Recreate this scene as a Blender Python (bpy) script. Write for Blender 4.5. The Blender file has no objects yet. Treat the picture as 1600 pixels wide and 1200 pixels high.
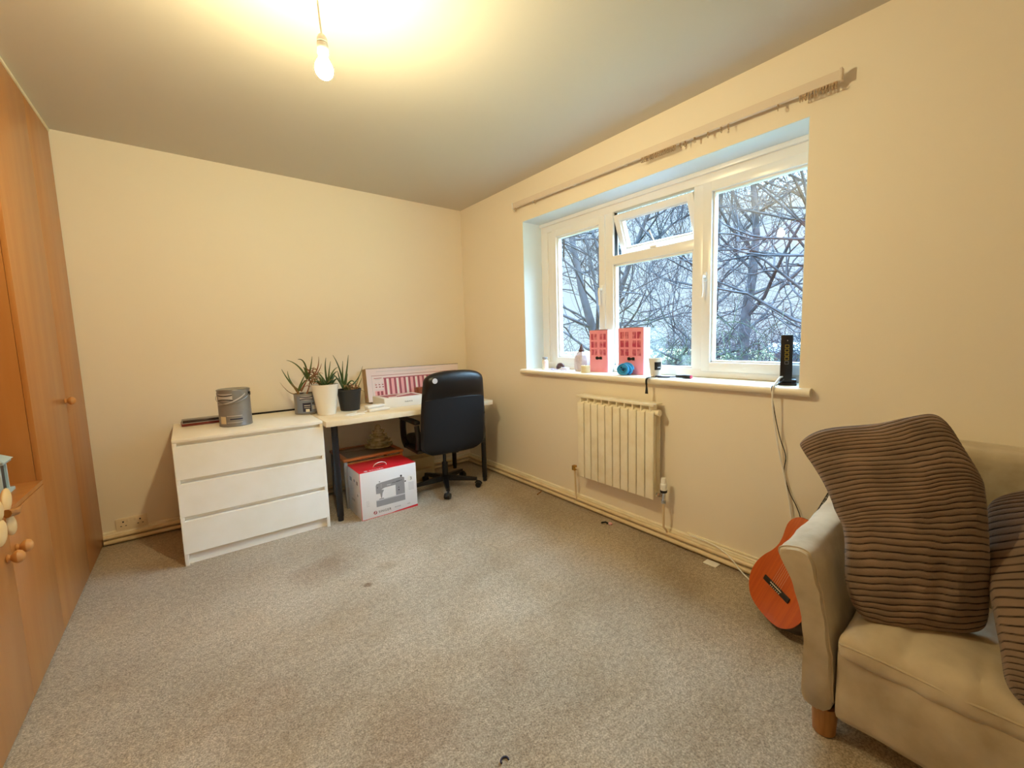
import bpy, bmesh, math, random
from math import sin, cos, pi, radians
from mathutils import Vector, Matrix, noise

S = bpy.context.scene
C = S.collection

# ------------------------------------------------------------------ camera
W, H = 2.828, 2.674            # room: back wall y=0, wardrobe face x=0, window wall x=W, ceiling z=H
YB = -5.5                      # wall behind the camera
cam_d = bpy.data.cameras.new('camera')
cam = bpy.data.objects.new('camera', cam_d)
C.objects.link(cam)
F_PX, CX, CY = 657.99, 857.76, 595.83
yaw, pitch, roll = 0.7094, -0.1027, -0.0217
fw = Vector((sin(yaw) * cos(pitch), cos(yaw) * cos(pitch), sin(pitch)))
rt = Vector((cos(yaw), -sin(yaw), 0))
up = rt.cross(fw)
r2 = cos(roll) * rt + sin(roll) * up
u2 = -sin(roll) * rt + cos(roll) * up
cam.matrix_world = Matrix(((r2.x, u2.x, -fw.x, 0.5248), (r2.y, u2.y, -fw.y, -4.052), (r2.z, u2.z, -fw.z, 1.3322), (0, 0, 0, 1)))
cam_d.sensor_width = 36
cam_d.lens = F_PX / 1600 * 36
cam_d.shift_x = -(CX - 800) / 1600
cam_d.shift_y = (CY - 600) / 1600
cam_d.clip_start = 0.02
cam_d.clip_end = 300
S.camera = cam

# ------------------------------------------------------------------ world, exposure
SKY_STRENGTH = 1.0
BULB_STRENGTH = 1250.0
world = bpy.data.worlds.new('overcast_sky')
S.world = world
world.use_nodes = True
wn = world.node_tree
bg = wn.nodes['Background']
tc = wn.nodes.new('ShaderNodeTexCoord')
sx = wn.nodes.new('ShaderNodeSeparateXYZ')
ra = wn.nodes.new('ShaderNodeValToRGB')
wn.links.new(tc.outputs['Generated'], sx.inputs[0])
wn.links.new(sx.outputs['Z'], ra.inputs[0])
wn.links.new(ra.outputs[0], bg.inputs[0])
# overcast sky: pale at the horizon, far brighter towards the zenith
ra.color_ramp.elements[0].position = 0.27
ra.color_ramp.elements[0].color = (0.72, 0.97, 1.18, 1)
ra.color_ramp.elements[1].position = 0.52
ra.color_ramp.elements[1].color = (15.5, 24.5, 32.5, 1)
bg.inputs[1].default_value = SKY_STRENGTH
S.view_settings.view_transform = 'Standard'
S.view_settings.look = 'None'
S.view_settings.gamma = 1
S.view_settings.use_curve_mapping = False
S.view_settings.exposure = 0.24
try:
    S.cycles.use_denoising = True
    S.cycles.max_bounces = 10
    S.cycles.diffuse_bounces = 6
    S.cycles.transparent_max_bounces = 16
    S.cycles.sample_clamp_indirect = 6
except Exception:
    pass


# ------------------------------------------------------------------ materials
def lin(c):
    return tuple(((x / 255) / 12.92 if x / 255 <= 0.04045 else ((x / 255 + 0.055) / 1.055) ** 2.4) for x in c) + (1,)


def mat(name, col, rough=0.5, metal=0.0, bump=0.0, bscale=60.0, col2=None, cscale=4.0, cdetail=3.0, ramp=(0.35, 0.65), sheen=0.0,
        spec=0.5, emis=None, estr=0.0, stretch=None, bdist=0.002, coat=0.0, alpha=None, trans=0.0):
    m = bpy.data.materials.new(name)
    m.use_nodes = True
    nt = m.node_tree
    b = nt.nodes['Principled BSDF']
    b.inputs['Base Color'].default_value = lin(col)
    b.inputs['Roughness'].default_value = rough
    b.inputs['Metallic'].default_value = metal
    b.inputs['Specular IOR Level'].default_value = spec
    b.inputs['Sheen Weight'].default_value = sheen
    b.inputs['Coat Weight'].default_value = coat
    b.inputs['Transmission Weight'].default_value = trans
    if alpha is not None:
        b.inputs['Alpha'].default_value = alpha
    if emis:
        b.inputs['Emission Color'].default_value = emis + (1,)
        b.inputs['Emission Strength'].default_value = estr
    t = nt.nodes.new('ShaderNodeTexCoord')
    vec = t.outputs['Object']
    if stretch:
        mp = nt.nodes.new('ShaderNodeMapping')
        mp.inputs['Scale'].default_value = stretch
        nt.links.new(vec, mp.inputs[0])
        vec = mp.outputs[0]
    if col2:
        n = nt.nodes.new('ShaderNodeTexNoise')
        n.inputs['Scale'].default_value = cscale
        n.inputs['Detail'].default_value = cdetail
        nt.links.new(vec, n.inputs['Vector'])
        r = nt.nodes.new('ShaderNodeValToRGB')
        r.color_ramp.elements[0].position = ramp[0]
        r.color_ramp.elements[1].position = ramp[1]
        r.color_ramp.elements[0].color = lin(col)
        r.color_ramp.elements[1].color = lin(col2)
        nt.links.new(n.outputs[0], r.inputs[0])
        nt.links.new(r.outputs[0], b.inputs['Base Color'])
    if bump:
        n = nt.nodes.new('ShaderNodeTexNoise')
        n.inputs['Scale'].default_value = bscale
        n.inputs['Detail'].default_value = 4
        nt.links.new(vec, n.inputs['Vector'])
        bp = nt.nodes.new('ShaderNodeBump')
        bp.inputs['Strength'].default_value = bump
        bp.inputs['Distance'].default_value = bdist
        nt.links.new(n.outputs[0], bp.inputs['Height'])
        nt.links.new(bp.outputs[0], b.inputs['Normal'])
    return m


M = {}
M['wall'] = mat('cream_wall_paint', (245, 236, 220), 0.72, bump=0.12, bscale=140, bdist=0.001)
M['reveal'] = mat('daylight_tinted_white_paint', (228, 240, 248), 0.55, bump=0.08, bscale=120, bdist=0.001)  # white paint with the cool tint of the daylight put into its colour
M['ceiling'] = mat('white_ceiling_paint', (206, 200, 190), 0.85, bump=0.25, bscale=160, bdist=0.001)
M['gloss'] = mat('aged_cream_gloss', (250, 243, 222), 0.4, bump=0.15, bscale=30, col2=(238, 226, 198), cscale=9, ramp=(0.45, 0.8))
M['pipe'] = mat('painted_pipe', (232, 214, 180), 0.35, bump=0.1, bscale=40, col2=(206, 182, 142), cscale=12, ramp=(0.5, 0.85))
M['upvc'] = mat('white_upvc', (244, 244, 244), 0.28, spec=0.5)
M['gasket'] = mat('black_gasket', (30, 32, 36), 0.6)
M['white'] = mat('white_foil', (253, 251, 246), 0.42, bump=0.03, bscale=30, col2=(245, 241, 230), cscale=3)
M['white_gloss'] = mat('white_plastic', (244, 244, 242), 0.3)
M['glider'] = mat('aged_glider_nylon', (186, 160, 128), 0.5)
M['rail'] = mat('aged_rail_plastic', (226, 212, 196), 0.45)
M['desk_top'] = mat('white_desk_laminate', (248, 238, 216), 0.33, col2=(236, 220, 186), cscale=5, ramp=(0.45, 0.75))
M['black_metal'] = mat('black_metal', (22, 22, 27), 0.42)
M['black_plastic'] = mat('black_plastic', (16, 16, 20), 0.38, bump=0.05, bscale=200)
M['leather'] = mat('black_leather', (11, 11, 16), 0.38, bump=0.3, bscale=90, bdist=0.001)
M['chair_back'] = mat('black_back_fabric', (7, 7, 13), 0.85, bump=0.3, bscale=300, bdist=0.0008)
M['chrome'] = mat('chrome', (200, 200, 205), 0.2, metal=1)
M['brass'] = mat('brass', (190, 150, 80), 0.35, metal=1)
M['tin'] = mat('grey_tin_print', (150, 150, 152), 0.34, metal=0.35, bump=0.05, bscale=20, col2=(134, 134, 138), cscale=6)
M['tin_rim'] = mat('tin_rim', (172, 172, 172), 0.3, metal=0.8)
M['tin_blue'] = mat('tin_blue_grey', (128, 140, 165), 0.4)
M['navy'] = mat('navy_print', (38, 40, 72), 0.5)
M['paper'] = mat('white_paper', (240, 238, 234), 0.6)
M['cream_sticker'] = mat('cream_sticker', (222, 206, 176), 0.6)
M['grey_print'] = mat('grey_print', (150, 148, 152), 0.5)
M['light_grey'] = mat('light_grey_print', (202, 200, 205), 0.5)
M['dark_print'] = mat('dark_print', (60, 58, 64), 0.5)
M['red'] = mat('red_card', (214, 36, 46), 0.42)
M['card_white'] = mat('white_card', (236, 234, 236), 0.45)
M['card_edge'] = mat('kraft_card', (176, 148, 112), 0.8, bump=0.1, bscale=80)
M['pink_stripe'] = mat('pink_stripe', (242, 184, 192), 0.5)
M['rose_stripe'] = mat('rose_stripe', (166, 84, 98), 0.5)
M['pale_pink'] = mat('pale_pink_print', (238, 224, 228), 0.5)
M['pink_box'] = mat('pink_card', (250, 170, 186), 0.5, col2=(244, 152, 170), cscale=6)
M['pink_dark'] = mat('crimson_print', (186, 60, 92), 0.5, col2=(226, 140, 150), cscale=22, ramp=(0.42, 0.6))
M['black_felt'] = mat('black_felt', (14, 10, 12), 0.8)
M['soil'] = mat('potting_soil', (52, 38, 28), 0.95, bump=1, bscale=80, bdist=0.01)
M['aloe'] = mat('aloe_green', (98, 118, 66), 0.42, col2=(66, 92, 56), cscale=14, bump=0.1, bscale=60)
M['aloe_dark'] = mat('aloe_dark_green', (58, 88, 62), 0.42, col2=(86, 112, 74), cscale=14, bump=0.1, bscale=60)
M['aloe_dry'] = mat('aloe_reddish', (166, 100, 74), 0.6, col2=(150, 122, 84), cscale=20, bump=0.3, bscale=60)
M['aloe_straw'] = mat('aloe_straw', (170, 140, 96), 0.7, col2=(120, 104, 66), cscale=20)
M['pot_white'] = mat('white_ceramic', (240, 236, 226), 0.25, coat=0.3)
M['pot_black'] = mat('black_ribbed_plastic', (40, 41, 44), 0.55)
M['beech'] = mat('beech_veneer', (190, 132, 74), 0.4, bump=0.06, bscale=8, col2=(178, 117, 60), cscale=2.2, cdetail=6, stretch=(6, 6, 0.6), ramp=(0.3, 0.7), coat=0.12)
M['beech_knob'] = mat('beech_knob', (202, 144, 84), 0.35)
M['dark_gap'] = mat('painted_gap_shade', (60, 36, 18), 0.9)  # dark brown that stands in for the shade inside seam and slot
M['wood_leg'] = mat('oak_leg', (172, 122, 66), 0.4, col2=(150, 100, 50), cscale=6, stretch=(8, 8, 1))
M['wood_frame'] = mat('orange_pine', (186, 112, 54), 0.4, col2=(160, 90, 40), cscale=5, stretch=(1, 8, 8))
M['glass_tile'] = mat('grey_tile', (128, 118, 106), 0.18, col2=(116, 108, 96), cscale=5)
M['glaze'] = mat('greenish_cream_glaze', (218, 210, 170), 0.22, col2=(180, 168, 118), cscale=18, coat=0.4)
M['board'] = mat('dusty_cream_board', (206, 188, 148), 0.7, bump=0.1, bscale=50)
M['guitar_top'] = mat('orange_spruce', (196, 92, 30), 0.28, col2=(182, 80, 24), cscale=3, stretch=(26, 26, 1.2), coat=0.5)
M['guitar_side'] = mat('dark_mahogany', (44, 22, 14), 0.3, coat=0.4)
M['ebony'] = mat('ebony', (20, 16, 16), 0.4)
M['bone'] = mat('bone', (226, 218, 200), 0.4)
M['sofa'] = mat('beige_suede', (204, 188, 160), 0.85, bump=0.9, bscale=11, col2=(166, 148, 118), cscale=6, cdetail=5, ramp=(0.35, 0.7), sheen=0.28, bdist=0.004)
M['cord_white'] = mat('white_flex', (246, 244, 240), 0.4)
M['cord_black'] = mat('black_flex', (24, 22, 24), 0.45)
M['yellow'] = mat('yellow_port', (210, 180, 60), 0.5)
M['yarn'] = mat('blue_yarn', (30, 150, 215), 0.9, bump=0.8, bscale=160, bdist=0.003, sheen=0.4)
M['wax'] = mat('cream_wax', (236, 220, 176), 0.45)
M['rock'] = mat('frosted_white', (226, 218, 226), 0.5, bump=0.7, bscale=70, col2=(204, 190, 206), cscale=30, bdist=0.003)
M['shell_brown'] = mat('chocolate_brown', (86, 54, 52), 0.5)
M['lilac'] = mat('lilac_bead', (196, 170, 206), 0.35)
M['brown'] = mat('brown_wood', (150, 82, 40), 0.45, col2=(120, 60, 28), cscale=8, stretch=(1, 6, 6))
M['pen_red'] = mat('dark_red_case', (120, 36, 26), 0.3, coat=0.3)
M['pen_dark'] = mat('dark_case', (46, 22, 26), 0.25, coat=0.3)
M['blue_paint'] = mat('pale_blue_paint', (178, 208, 228), 0.5)
M['cream_cer'] = mat('cream_ceramic', (232, 206, 160), 0.4)
M['socket'] = mat('aged_socket', (240, 226, 200), 0.4)
M['bark'] = mat('grey_bark', (66, 68, 74), 0.95, spec=0.05, bump=0.6, bscale=12, col2=(42, 46, 50), cscale=3, bdist=0.02)
M['twig'] = mat('dark_twig', (56, 58, 66), 0.95, spec=0.05)
M['ivy'] = mat('mossy_twig', (66, 78, 60), 0.95, spec=0.05, col2=(44, 56, 50), cscale=2)
M['roof_white'] = mat('pale_flat_roof', (222, 230, 240), 0.7)
M['brick'] = mat('red_brick', (150, 92, 76), 0.9, col2=(120, 76, 66), cscale=8)
M['grass'] = mat('winter_grass', (92, 104, 66), 0.95, col2=(116, 110, 80), cscale=0.6)
M['fence'] = mat('weathered_fence', (110, 104, 100), 0.9)


def bulb_mat():
    m = bpy.data.materials.new('lit_bulb_glass')
    m.use_nodes = True
    nt = m.node_tree
    nt.nodes.clear()
    o = nt.nodes.new('ShaderNodeOutputMaterial')
    e = nt.nodes.new('ShaderNodeEmission')
    e.inputs[0].default_value = (1.0, 0.845, 0.46, 1)
    e.inputs[1].default_value = BULB_STRENGTH
    nt.links.new(e.outputs[0], o.inputs[0])
    return m


def glass_mat():
    m = bpy.data.materials.new('window_glass')
    m.use_nodes = True
    nt = m.node_tree
    nt.nodes.clear()
    o = nt.nodes.new('ShaderNodeOutputMaterial')
    t = nt.nodes.new('ShaderNodeBsdfTransparent')
    t.inputs[0].default_value = (0.97, 0.985, 0.99, 1)
    g = nt.nodes.new('ShaderNodeBsdfGlossy')
    g.inputs['Roughness'].default_value = 0.0
    lw = nt.nodes.new('ShaderNodeLayerWeight')
    lw.inputs[0].default_value = 0.5
    p = nt.nodes.new('ShaderNodeMath'); p.operation = 'POWER'; p.inputs[1].default_value = 4.0
    a = nt.nodes.new('ShaderNodeMath'); a.operation = 'MULTIPLY_ADD'; a.inputs[1].default_value = 0.85; a.inputs[2].default_value = 0.085
    mx = nt.nodes.new('ShaderNodeMixShader')
    nt.links.new(lw.outputs['Facing'], p.inputs[0])
    nt.links.new(p.outputs[0], a.inputs[0])
    nt.links.new(a.outputs[0], mx.inputs[0])
    nt.links.new(t.outputs[0], mx.inputs[1])
    nt.links.new(g.outputs[0], mx.inputs[2])
    nt.links.new(mx.outputs[0], o.inputs[0])
    return m


def carpet_mat():
    m = bpy.data.materials.new('beige_carpet')
    m.use_nodes = True
    nt = m.node_tree
    N, L = nt.nodes, nt.links
    b = N['Principled BSDF']
    b.inputs['Roughness'].default_value = 0.95
    b.inputs['Specular IOR Level'].default_value = 0.1
    b.inputs['Sheen Weight'].default_value = 0.25
    t = N.new('ShaderNodeTexCoord')

    def noi(s, d=4, rgh=0.5):
        n = N.new('ShaderNodeTexNoise'); n.inputs['Scale'].default_value = s; n.inputs['Detail'].default_value = d
        n.inputs['Roughness'].default_value = rgh
        L.new(t.outputs['Object'], n.inputs['Vector'])
        return n.outputs[0]

    def ramp(src, p0, p1, c0, c1):
        r = N.new('ShaderNodeValToRGB')
        r.color_ramp.elements[0].position = p0; r.color_ramp.elements[1].position = p1
        r.color_ramp.elements[0].color = c0; r.color_ramp.elements[1].color = c1
        L.new(src, r.inputs[0])
        return r.outputs[0]

    def mix(fac, a, bb, mode='MIX', f=None):
        x = N.new('ShaderNodeMix'); x.data_type = 'RGBA'; x.blend_type = mode
        if fac is None: x.inputs[0].default_value = f
        else: L.new(fac, x.inputs[0])
        for s, i in ((a, 6), (bb, 7)):
            if isinstance(s, tuple): x.inputs[i].default_value = s
            else: L.new(s, x.inputs[i])
        return x.outputs[2]
    base = ramp(noi(1.6, 5), 0.35, 0.68, lin((180, 165, 144)), lin((208, 194, 174)))
    wear = ramp(noi(3.3, 3), 0.40, 0.72, (1, 1, 1, 1), (0.86, 0.80, 0.72, 1))
    base = mix(None, base, wear, 'MULTIPLY', 1.0)
    fine = ramp(noi(150, 3, 0.7), 0.36, 0.64, (0.50, 0.48, 0.46, 1), (1.2, 1.2, 1.2, 1))
    base = mix(None, base, fine, 'MULTIPLY', 0.85)
    med = ramp(noi(48, 3, 0.7), 0.36, 0.62, (0.70, 0.68, 0.66, 1), (1.12, 1.12, 1.12, 1))
    base = mix(None, base, med, 'MULTIPLY', 0.8)
    # stains with a shape of their own
    for (x, y, r, c) in [(1.02, -1.38, 0.20, (0.72, 0.60, 0.50, 1)), (1.16, -1.30, 0.16, (0.80, 0.70, 0.60, 1)), (1.0, -2.75, 0.22, (0.84, 0.76, 0.72, 1)),
                         (1.45, -2.7, 0.16, (0.86, 0.80, 0.76, 1)), (0.62, -2.3, 0.2, (0.88, 0.80, 0.74, 1)), (1.33, -1.58, 0.07, (0.75, 0.66, 0.54, 1)),
                         (0.45, -2.95, 0.16, (0.82, 0.70, 0.64, 1)), (1.18, -1.72, 0.03, (0.5, 0.42, 0.34, 1)), (0.28, -0.62, 0.14, (0.8, 0.72, 0.62, 1)), (2.0, -1.0, 0.2, (0.86, 0.76, 0.62, 1)),
                         (0.68, -2.94, 0.006, (0.12, 0.1, 0.1, 1)), (1.9, -2.5, 0.2, (0.88, 0.82, 0.74, 1))]:
        vm = N.new('ShaderNodeVectorMath'); vm.operation = 'DISTANCE'
        nv = N.new('ShaderNodeTexNoise'); nv.inputs['Scale'].default_value = 7 if r > .05 else 20; nv.inputs['Detail'].default_value = 3
        L.new(t.outputs['Object'], nv.inputs['Vector'])
        L.new(t.outputs['Object'], vm.inputs[0]); vm.inputs[1].default_value = (x, y, 0)
        ad = N.new('ShaderNodeMath'); ad.operation = 'MULTIPLY_ADD'; ad.inputs[1].default_value = r * 1.0
        L.new(nv.outputs[0], ad.inputs[0]); L.new(vm.outputs['Value'], ad.inputs[2])
        msk = ramp(ad.outputs[0], 0, 1, (1, 1, 1, 1), (0, 0, 0, 1))
        # turn the distance ramp into a soft-edged disc
        e = msk.node.color_ramp.elements
        e[0].position = r * 0.95; e[1].position = r * 1.45
        base = mix(msk, base, mix(None, base, c, 'MULTIPLY', 0.55 if r > .05 else 1.0))
    L.new(base, b.inputs['Base Color'])
    bp = N.new('ShaderNodeBump'); bp.inputs['Strength'].default_value = 0.9; bp.inputs['Distance'].default_value = 0.006
    L.new(noi(130, 3, 0.7), bp.inputs['Height'])
    L.new(bp.outputs[0], b.inputs['Normal'])
    return m


def corduroy_mat():
    m = bpy.data.materials.new('brown_corduroy')
    m.use_nodes = True
    nt = m.node_tree
    N, L = nt.nodes, nt.links
    b = N['Principled BSDF']
    b.inputs['Roughness'].default_value = 0.9
    b.inputs['Sheen Weight'].default_value = 0.15
    b.inputs['Specular IOR Level'].default_value = 0.15
    a = N.new('ShaderNodeAttribute'); a.attribute_name = 'rib'
    r = N.new('ShaderNodeValToRGB')
    r.color_ramp.elements[0].position = 0.22; r.color_ramp.elements[1].position = 0.62
    r.color_ramp.elements[0].color = lin((40, 28, 22)); r.color_ramp.elements[1].color = lin((138, 116, 98))
    L.new(a.outputs['Fac'], r.inputs[0])
    t = N.new('ShaderNodeTexCoord')
    n = N.new('ShaderNodeTexNoise'); n.inputs['Scale'].default_value = 9; n.inputs['Detail'].default_value = 4
    L.new(t.outputs['Object'], n.inputs['Vector'])
    r2_ = N.new('ShaderNodeValToRGB')
    r2_.color_ramp.elements[0].position = 0.3; r2_.color_ramp.elements[1].position = 0.7
    r2_.color_ramp.elements[0].color = (0.72, 0.72, 0.72, 1); r2_.color_ramp.elements[1].color = (1.1, 1.08, 1.05, 1)
    L.new(n.outputs[0], r2_.inputs[0])
    x = N.new('ShaderNodeMix'); x.data_type = 'RGBA'; x.blend_type = 'MULTIPLY'; x.inputs[0].default_value = 1
    L.new(r.outputs[0], x.inputs[6]); L.new(r2_.outputs[0], x.inputs[7])
    L.new(x.outputs[2], b.inputs['Base Color'])
    f = N.new('ShaderNodeTexNoise'); f.inputs['Scale'].default_value = 260
    L.new(t.outputs['Object'], f.inputs['Vector'])
    bp = N.new('ShaderNodeBump'); bp.inputs['Strength'].default_value = 0.6; bp.inputs['Distance'].default_value = 0.002
    L.new(f.outputs[0], bp.inputs['Height']); L.new(bp.outputs[0], b.inputs['Normal'])
    return m


M['bulb'] = bulb_mat()
M['glass'] = glass_mat()
M['carpet'] = carpet_mat()
M['corduroy'] = corduroy_mat()


# ------------------------------------------------------------------ mesh helpers
class MB:
    def __init__(s):
        s.v, s.f, s.m, s.rib = [], [], [], None

    def add(s, vs, fs, mi=0):
        o = len(s.v)
        s.v += [tuple(p) for p in vs]
        s.f += [tuple(i + o for i in f) for f in fs]
        s.m += [mi] * len(fs)
        return s

    def box(s, x0, x1, y0, y1, z0, z1, mi=0, bev=0.0, seg=2, mx=None):
        if x0 > x1: x0, x1 = x1, x0
        if y0 > y1: y0, y1 = y1, y0
        if z0 > z1: z0, z1 = z1, z0
        bm = bmesh.new()
        bmesh.ops.create_cube(bm, size=1)
        for v in bm.verts:
            v.co = Vector(((x0 + x1) / 2 + v.co.x * (x1 - x0), (y0 + y1) / 2 + v.co.y * (y1 - y0), (z0 + z1) / 2 + v.co.z * (z1 - z0)))
        if bev:
            bmesh.ops.bevel(bm, geom=bm.edges[:], offset=min(bev, 0.49 * min(x1 - x0, y1 - y0, z1 - z0)), segments=seg, affect='EDGES', profile=0.5)
        if mx: bm.transform(mx)
        bm.verts.index_update()
        s.add([v.co[:] for v in bm.verts], [[v.index for v in f.verts] for f in bm.faces], mi)
        bm.free()
        return s

    def tube(s, pts, r, n=8, mi=0, caps=True, flat=1.0):
        pts = [Vector(p) for p in pts]
        rs = r if isinstance(r, (list, tuple)) else [r] * len(pts)
        vs, fs = [], []
        t = (pts[1] - pts[0]).normalized()
        ref = Vector((0, 0, 1)) if abs(t.z) < 0.9 else Vector((1, 0, 0))
        a = t.cross(ref).normalized()
        for i, p in enumerate(pts):
            if 0 < i < len(pts) - 1: t = (pts[i + 1] - pts[i - 1])
            elif i: t = pts[i] - pts[i - 1]
            t = t.normalized() if t.length > 1e-9 else Vector((0, 0, 1))
            a = a - t * a.dot(t)
            a = a.normalized() if a.length > 1e-6 else t.orthogonal().normalized()
            b = t.cross(a)
            for k in range(n):
                q = 2 * pi * k / n
                vs.append(p + (a * cos(q) + b * sin(q) * flat) * rs[i])
        for i in range(len(pts) - 1):
            for k in range(n):
                k2 = (k + 1) % n
                fs.append((i * n + k, i * n + k2, (i + 1) * n + k2, (i + 1) * n + k))
        if caps:
            fs.append(tuple(range(n - 1, -1, -1)))
            fs.append(tuple((len(pts) - 1) * n + k for k in range(n)))
        return s.add(vs, fs, mi)

    def cyl(s, p0, p1, r0, r1=None, n=20, mi=0):
        return s.tube([p0, p1], [r0, r1 if r1 is not None else r0], n, mi)

    def lathe(s, prof, c=(0, 0, 0), n=32, mi=0, a0=0.0, a1=2 * pi, mx=None):
        full = abs(a1 - a0 - 2 * pi) < 1e-6
        k = n if full else n + 1
        vs, fs = [], []
        for (r, z) in prof:
            for i in range(k):
                q = a0 + (a1 - a0) * i / n
                p = Vector((r * cos(q), r * sin(q), z))
                if mx: p = mx @ p
                vs.append(p + Vector(c))
        for j in range(len(prof) - 1):
            for i in range(n):
                i2 = (i + 1) % k
                fs.append((j * k + i, j * k + i2, (j + 1) * k + i2, (j + 1) * k + i))
        return s.add(vs, fs, mi)

    def grid(s, fn, nu, nv, mi=0, wrap=False):
        vs = [fn(i / nu, j / nv) for j in range(nv + 1) for i in range(nu + (0 if wrap else 1))]
        k = nu if wrap else nu + 1
        fs = []
        for j in range(nv):
            for i in range(nu):
                i2 = (i + 1) % k
                fs.append((j * k + i, j * k + i2, (j + 1) * k + i2, (j + 1) * k + i))
        return s.add(vs, fs, mi)

    def prism(s, poly, fr, d0, d1, mi=0):
        """poly in (u,v); fr(u,v,d) gives the point"""
        n = len(poly)
        vs = [fr(u, v, d0) for u, v in poly] + [fr(u, v, d1) for u, v in poly]
        fs = [tuple(range(n)), tuple(range(2 * n - 1, n - 1, -1))]
        fs += [(i, i + n, (i + 1) % n + n, (i + 1) % n) for i in range(n)]
        return s.add(vs, fs, mi)

    def soft(s, c, h, r, n=(10, 10, 10), fn=None, mi=0):
        """rounded box on a dense grid; fn moves each point"""
        c, h = Vector(c), Vector(h)
        faces = []
        for ax in range(3):
            for sg in (-1, 1):
                u, w = (ax + 1) % 3, (ax + 2) % 3
                nu, nw = n[u], n[w]
                vs = []
                for j in range(nw + 1):
                    for i in range(nu + 1):
                        p = Vector((0, 0, 0))
                        p[ax] = sg; p[u] = 2 * i / nu - 1; p[w] = 2 * j / nw - 1
                        q = Vector([p[k] * h[k] for k in range(3)])
                        cl = Vector([max(-(h[k] - r), min(h[k] - r, q[k])) for k in range(3)])
                        d = q - cl
                        if d.length > 1e-9: q = cl + d.normalized() * r
                        q = q + c
                        if fn: q = fn(q)
                        vs.append(q)
                fs = []
                for j in range(nw):
                    for i in range(nu):
                        a = j * (nu + 1) + i
                        f = (a, a + 1, a + nu + 2, a + nu + 1)
                        fs.append(f if sg > 0 else f[::-1])
                s.add(vs, fs, mi)
        return s

    def build(s, name, mats, parent=None, smooth=35, weld=False, label=None, loc=None):
        me = bpy.data.meshes.new(name)
        me.from_pydata(s.v, [], s.f)
        for m_ in (mats if isinstance(mats, (list, tuple)) else [mats]):
            me.materials.append(M[m_] if isinstance(m_, str) else m_)
        me.polygons.foreach_set('material_index', s.m)
        if weld:
            bm = bmesh.new(); bm.from_mesh(me)
            bmesh.ops.remove_doubles(bm, verts=bm.verts, dist=1e-5)
            bmesh.ops.recalc_face_normals(bm, faces=bm.faces)
            bm.to_mesh(me); bm.free()
        else:
            bm = bmesh.new(); bm.from_mesh(me)
            bmesh.ops.recalc_face_normals(bm, faces=bm.faces)
            bm.to_mesh(me); bm.free()
        if s.rib is not None:
            at = me.attributes.new('rib', 'FLOAT', 'POINT')
            at.data.foreach_set('value', s.rib)
        if smooth:
            me.polygons.foreach_set('use_smooth', [True] * len(me.polygons))
            me.set_sharp_from_angle(angle=radians(smooth))
        me.update()
        o = bpy.data.objects.new(name, me)
        C.objects.link(o)
        if parent: o.parent = parent
        if loc: o.location = loc
        if label: o['label'] = label
        return o


def text_obj(s, size, mtl, parent, mx, name='lettering', align='LEFT', space=1.0):
    cu = bpy.data.curves.new(name, 'FONT')
    cu.body = s
    cu.size = size
    cu.extrude = 0.0004
    cu.align_x = align
    cu.space_character = space
    t = bpy.data.objects.new(name + '_src', cu)
    C.objects.link(t)
    dg = bpy.context.evaluated_depsgraph_get()
    me = bpy.data.meshes.new_from_object(t.evaluated_get(dg))
    bpy.data.objects.remove(t)
    me.materials.clear()
    me.materials.append(M[mtl])
    me.transform(mx)
    o = bpy.data.objects.new(name, me)
    C.objects.link(o)
    o.parent = parent
    return o


def tag(o, label, cat, group=None, kind=None):
    o['label'] = label
    o['category'] = cat
    if group: o['group'] = group
    if kind: o['kind'] = kind
    return o


def thing(name, label, cat, loc=(0, 0, 0), rz=0.0, group=None):
    o = bpy.data.objects.new(name, None)
    o.empty_display_size = 0.05
    C.objects.link(o)
    o.location = loc
    o.rotation_euler = (0, 0, rz)
    return tag(o, label, cat, group)


def struct(o):
    o['kind'] = 'structure'
    return o


def bez(p0, p1, p2, p3, n=10):
    p0, p1, p2, p3 = map(Vector, (p0, p1, p2, p3))
    return [(1 - t) ** 3 * p0 + 3 * (1 - t) ** 2 * t * p1 + 3 * (1 - t) * t * t * p2 + t ** 3 * p3 for t in [i / n for i in range(n + 1)]]


def spline(pts, n=6):
    """Catmull-Rom through pts"""
    P = [Vector(p) for p in pts]
    P = [P[0] * 2 - P[1]] + P + [P[-1] * 2 - P[-2]]
    out = []
    for i in range(1, len(P) - 2):
        for k in range(n):
            t = k / n
            a, b, c, d = P[i - 1], P[i], P[i + 1], P[i + 2]
            out.append(0.5 * (2 * b + (c - a) * t + (2 * a - 5 * b + 4 * c - d) * t * t + (3 * b - a - 3 * c + d) * t ** 3))
    out.append(P[-2])
    return out


def lerp1(xs, t):
    """piecewise linear list sampled at t in 0..1"""
    k = t * (len(xs) - 1)
    i = min(int(k), len(xs) - 2)
    f = k - i
    return xs[i] * (1 - f) + xs[i + 1] * f

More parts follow.
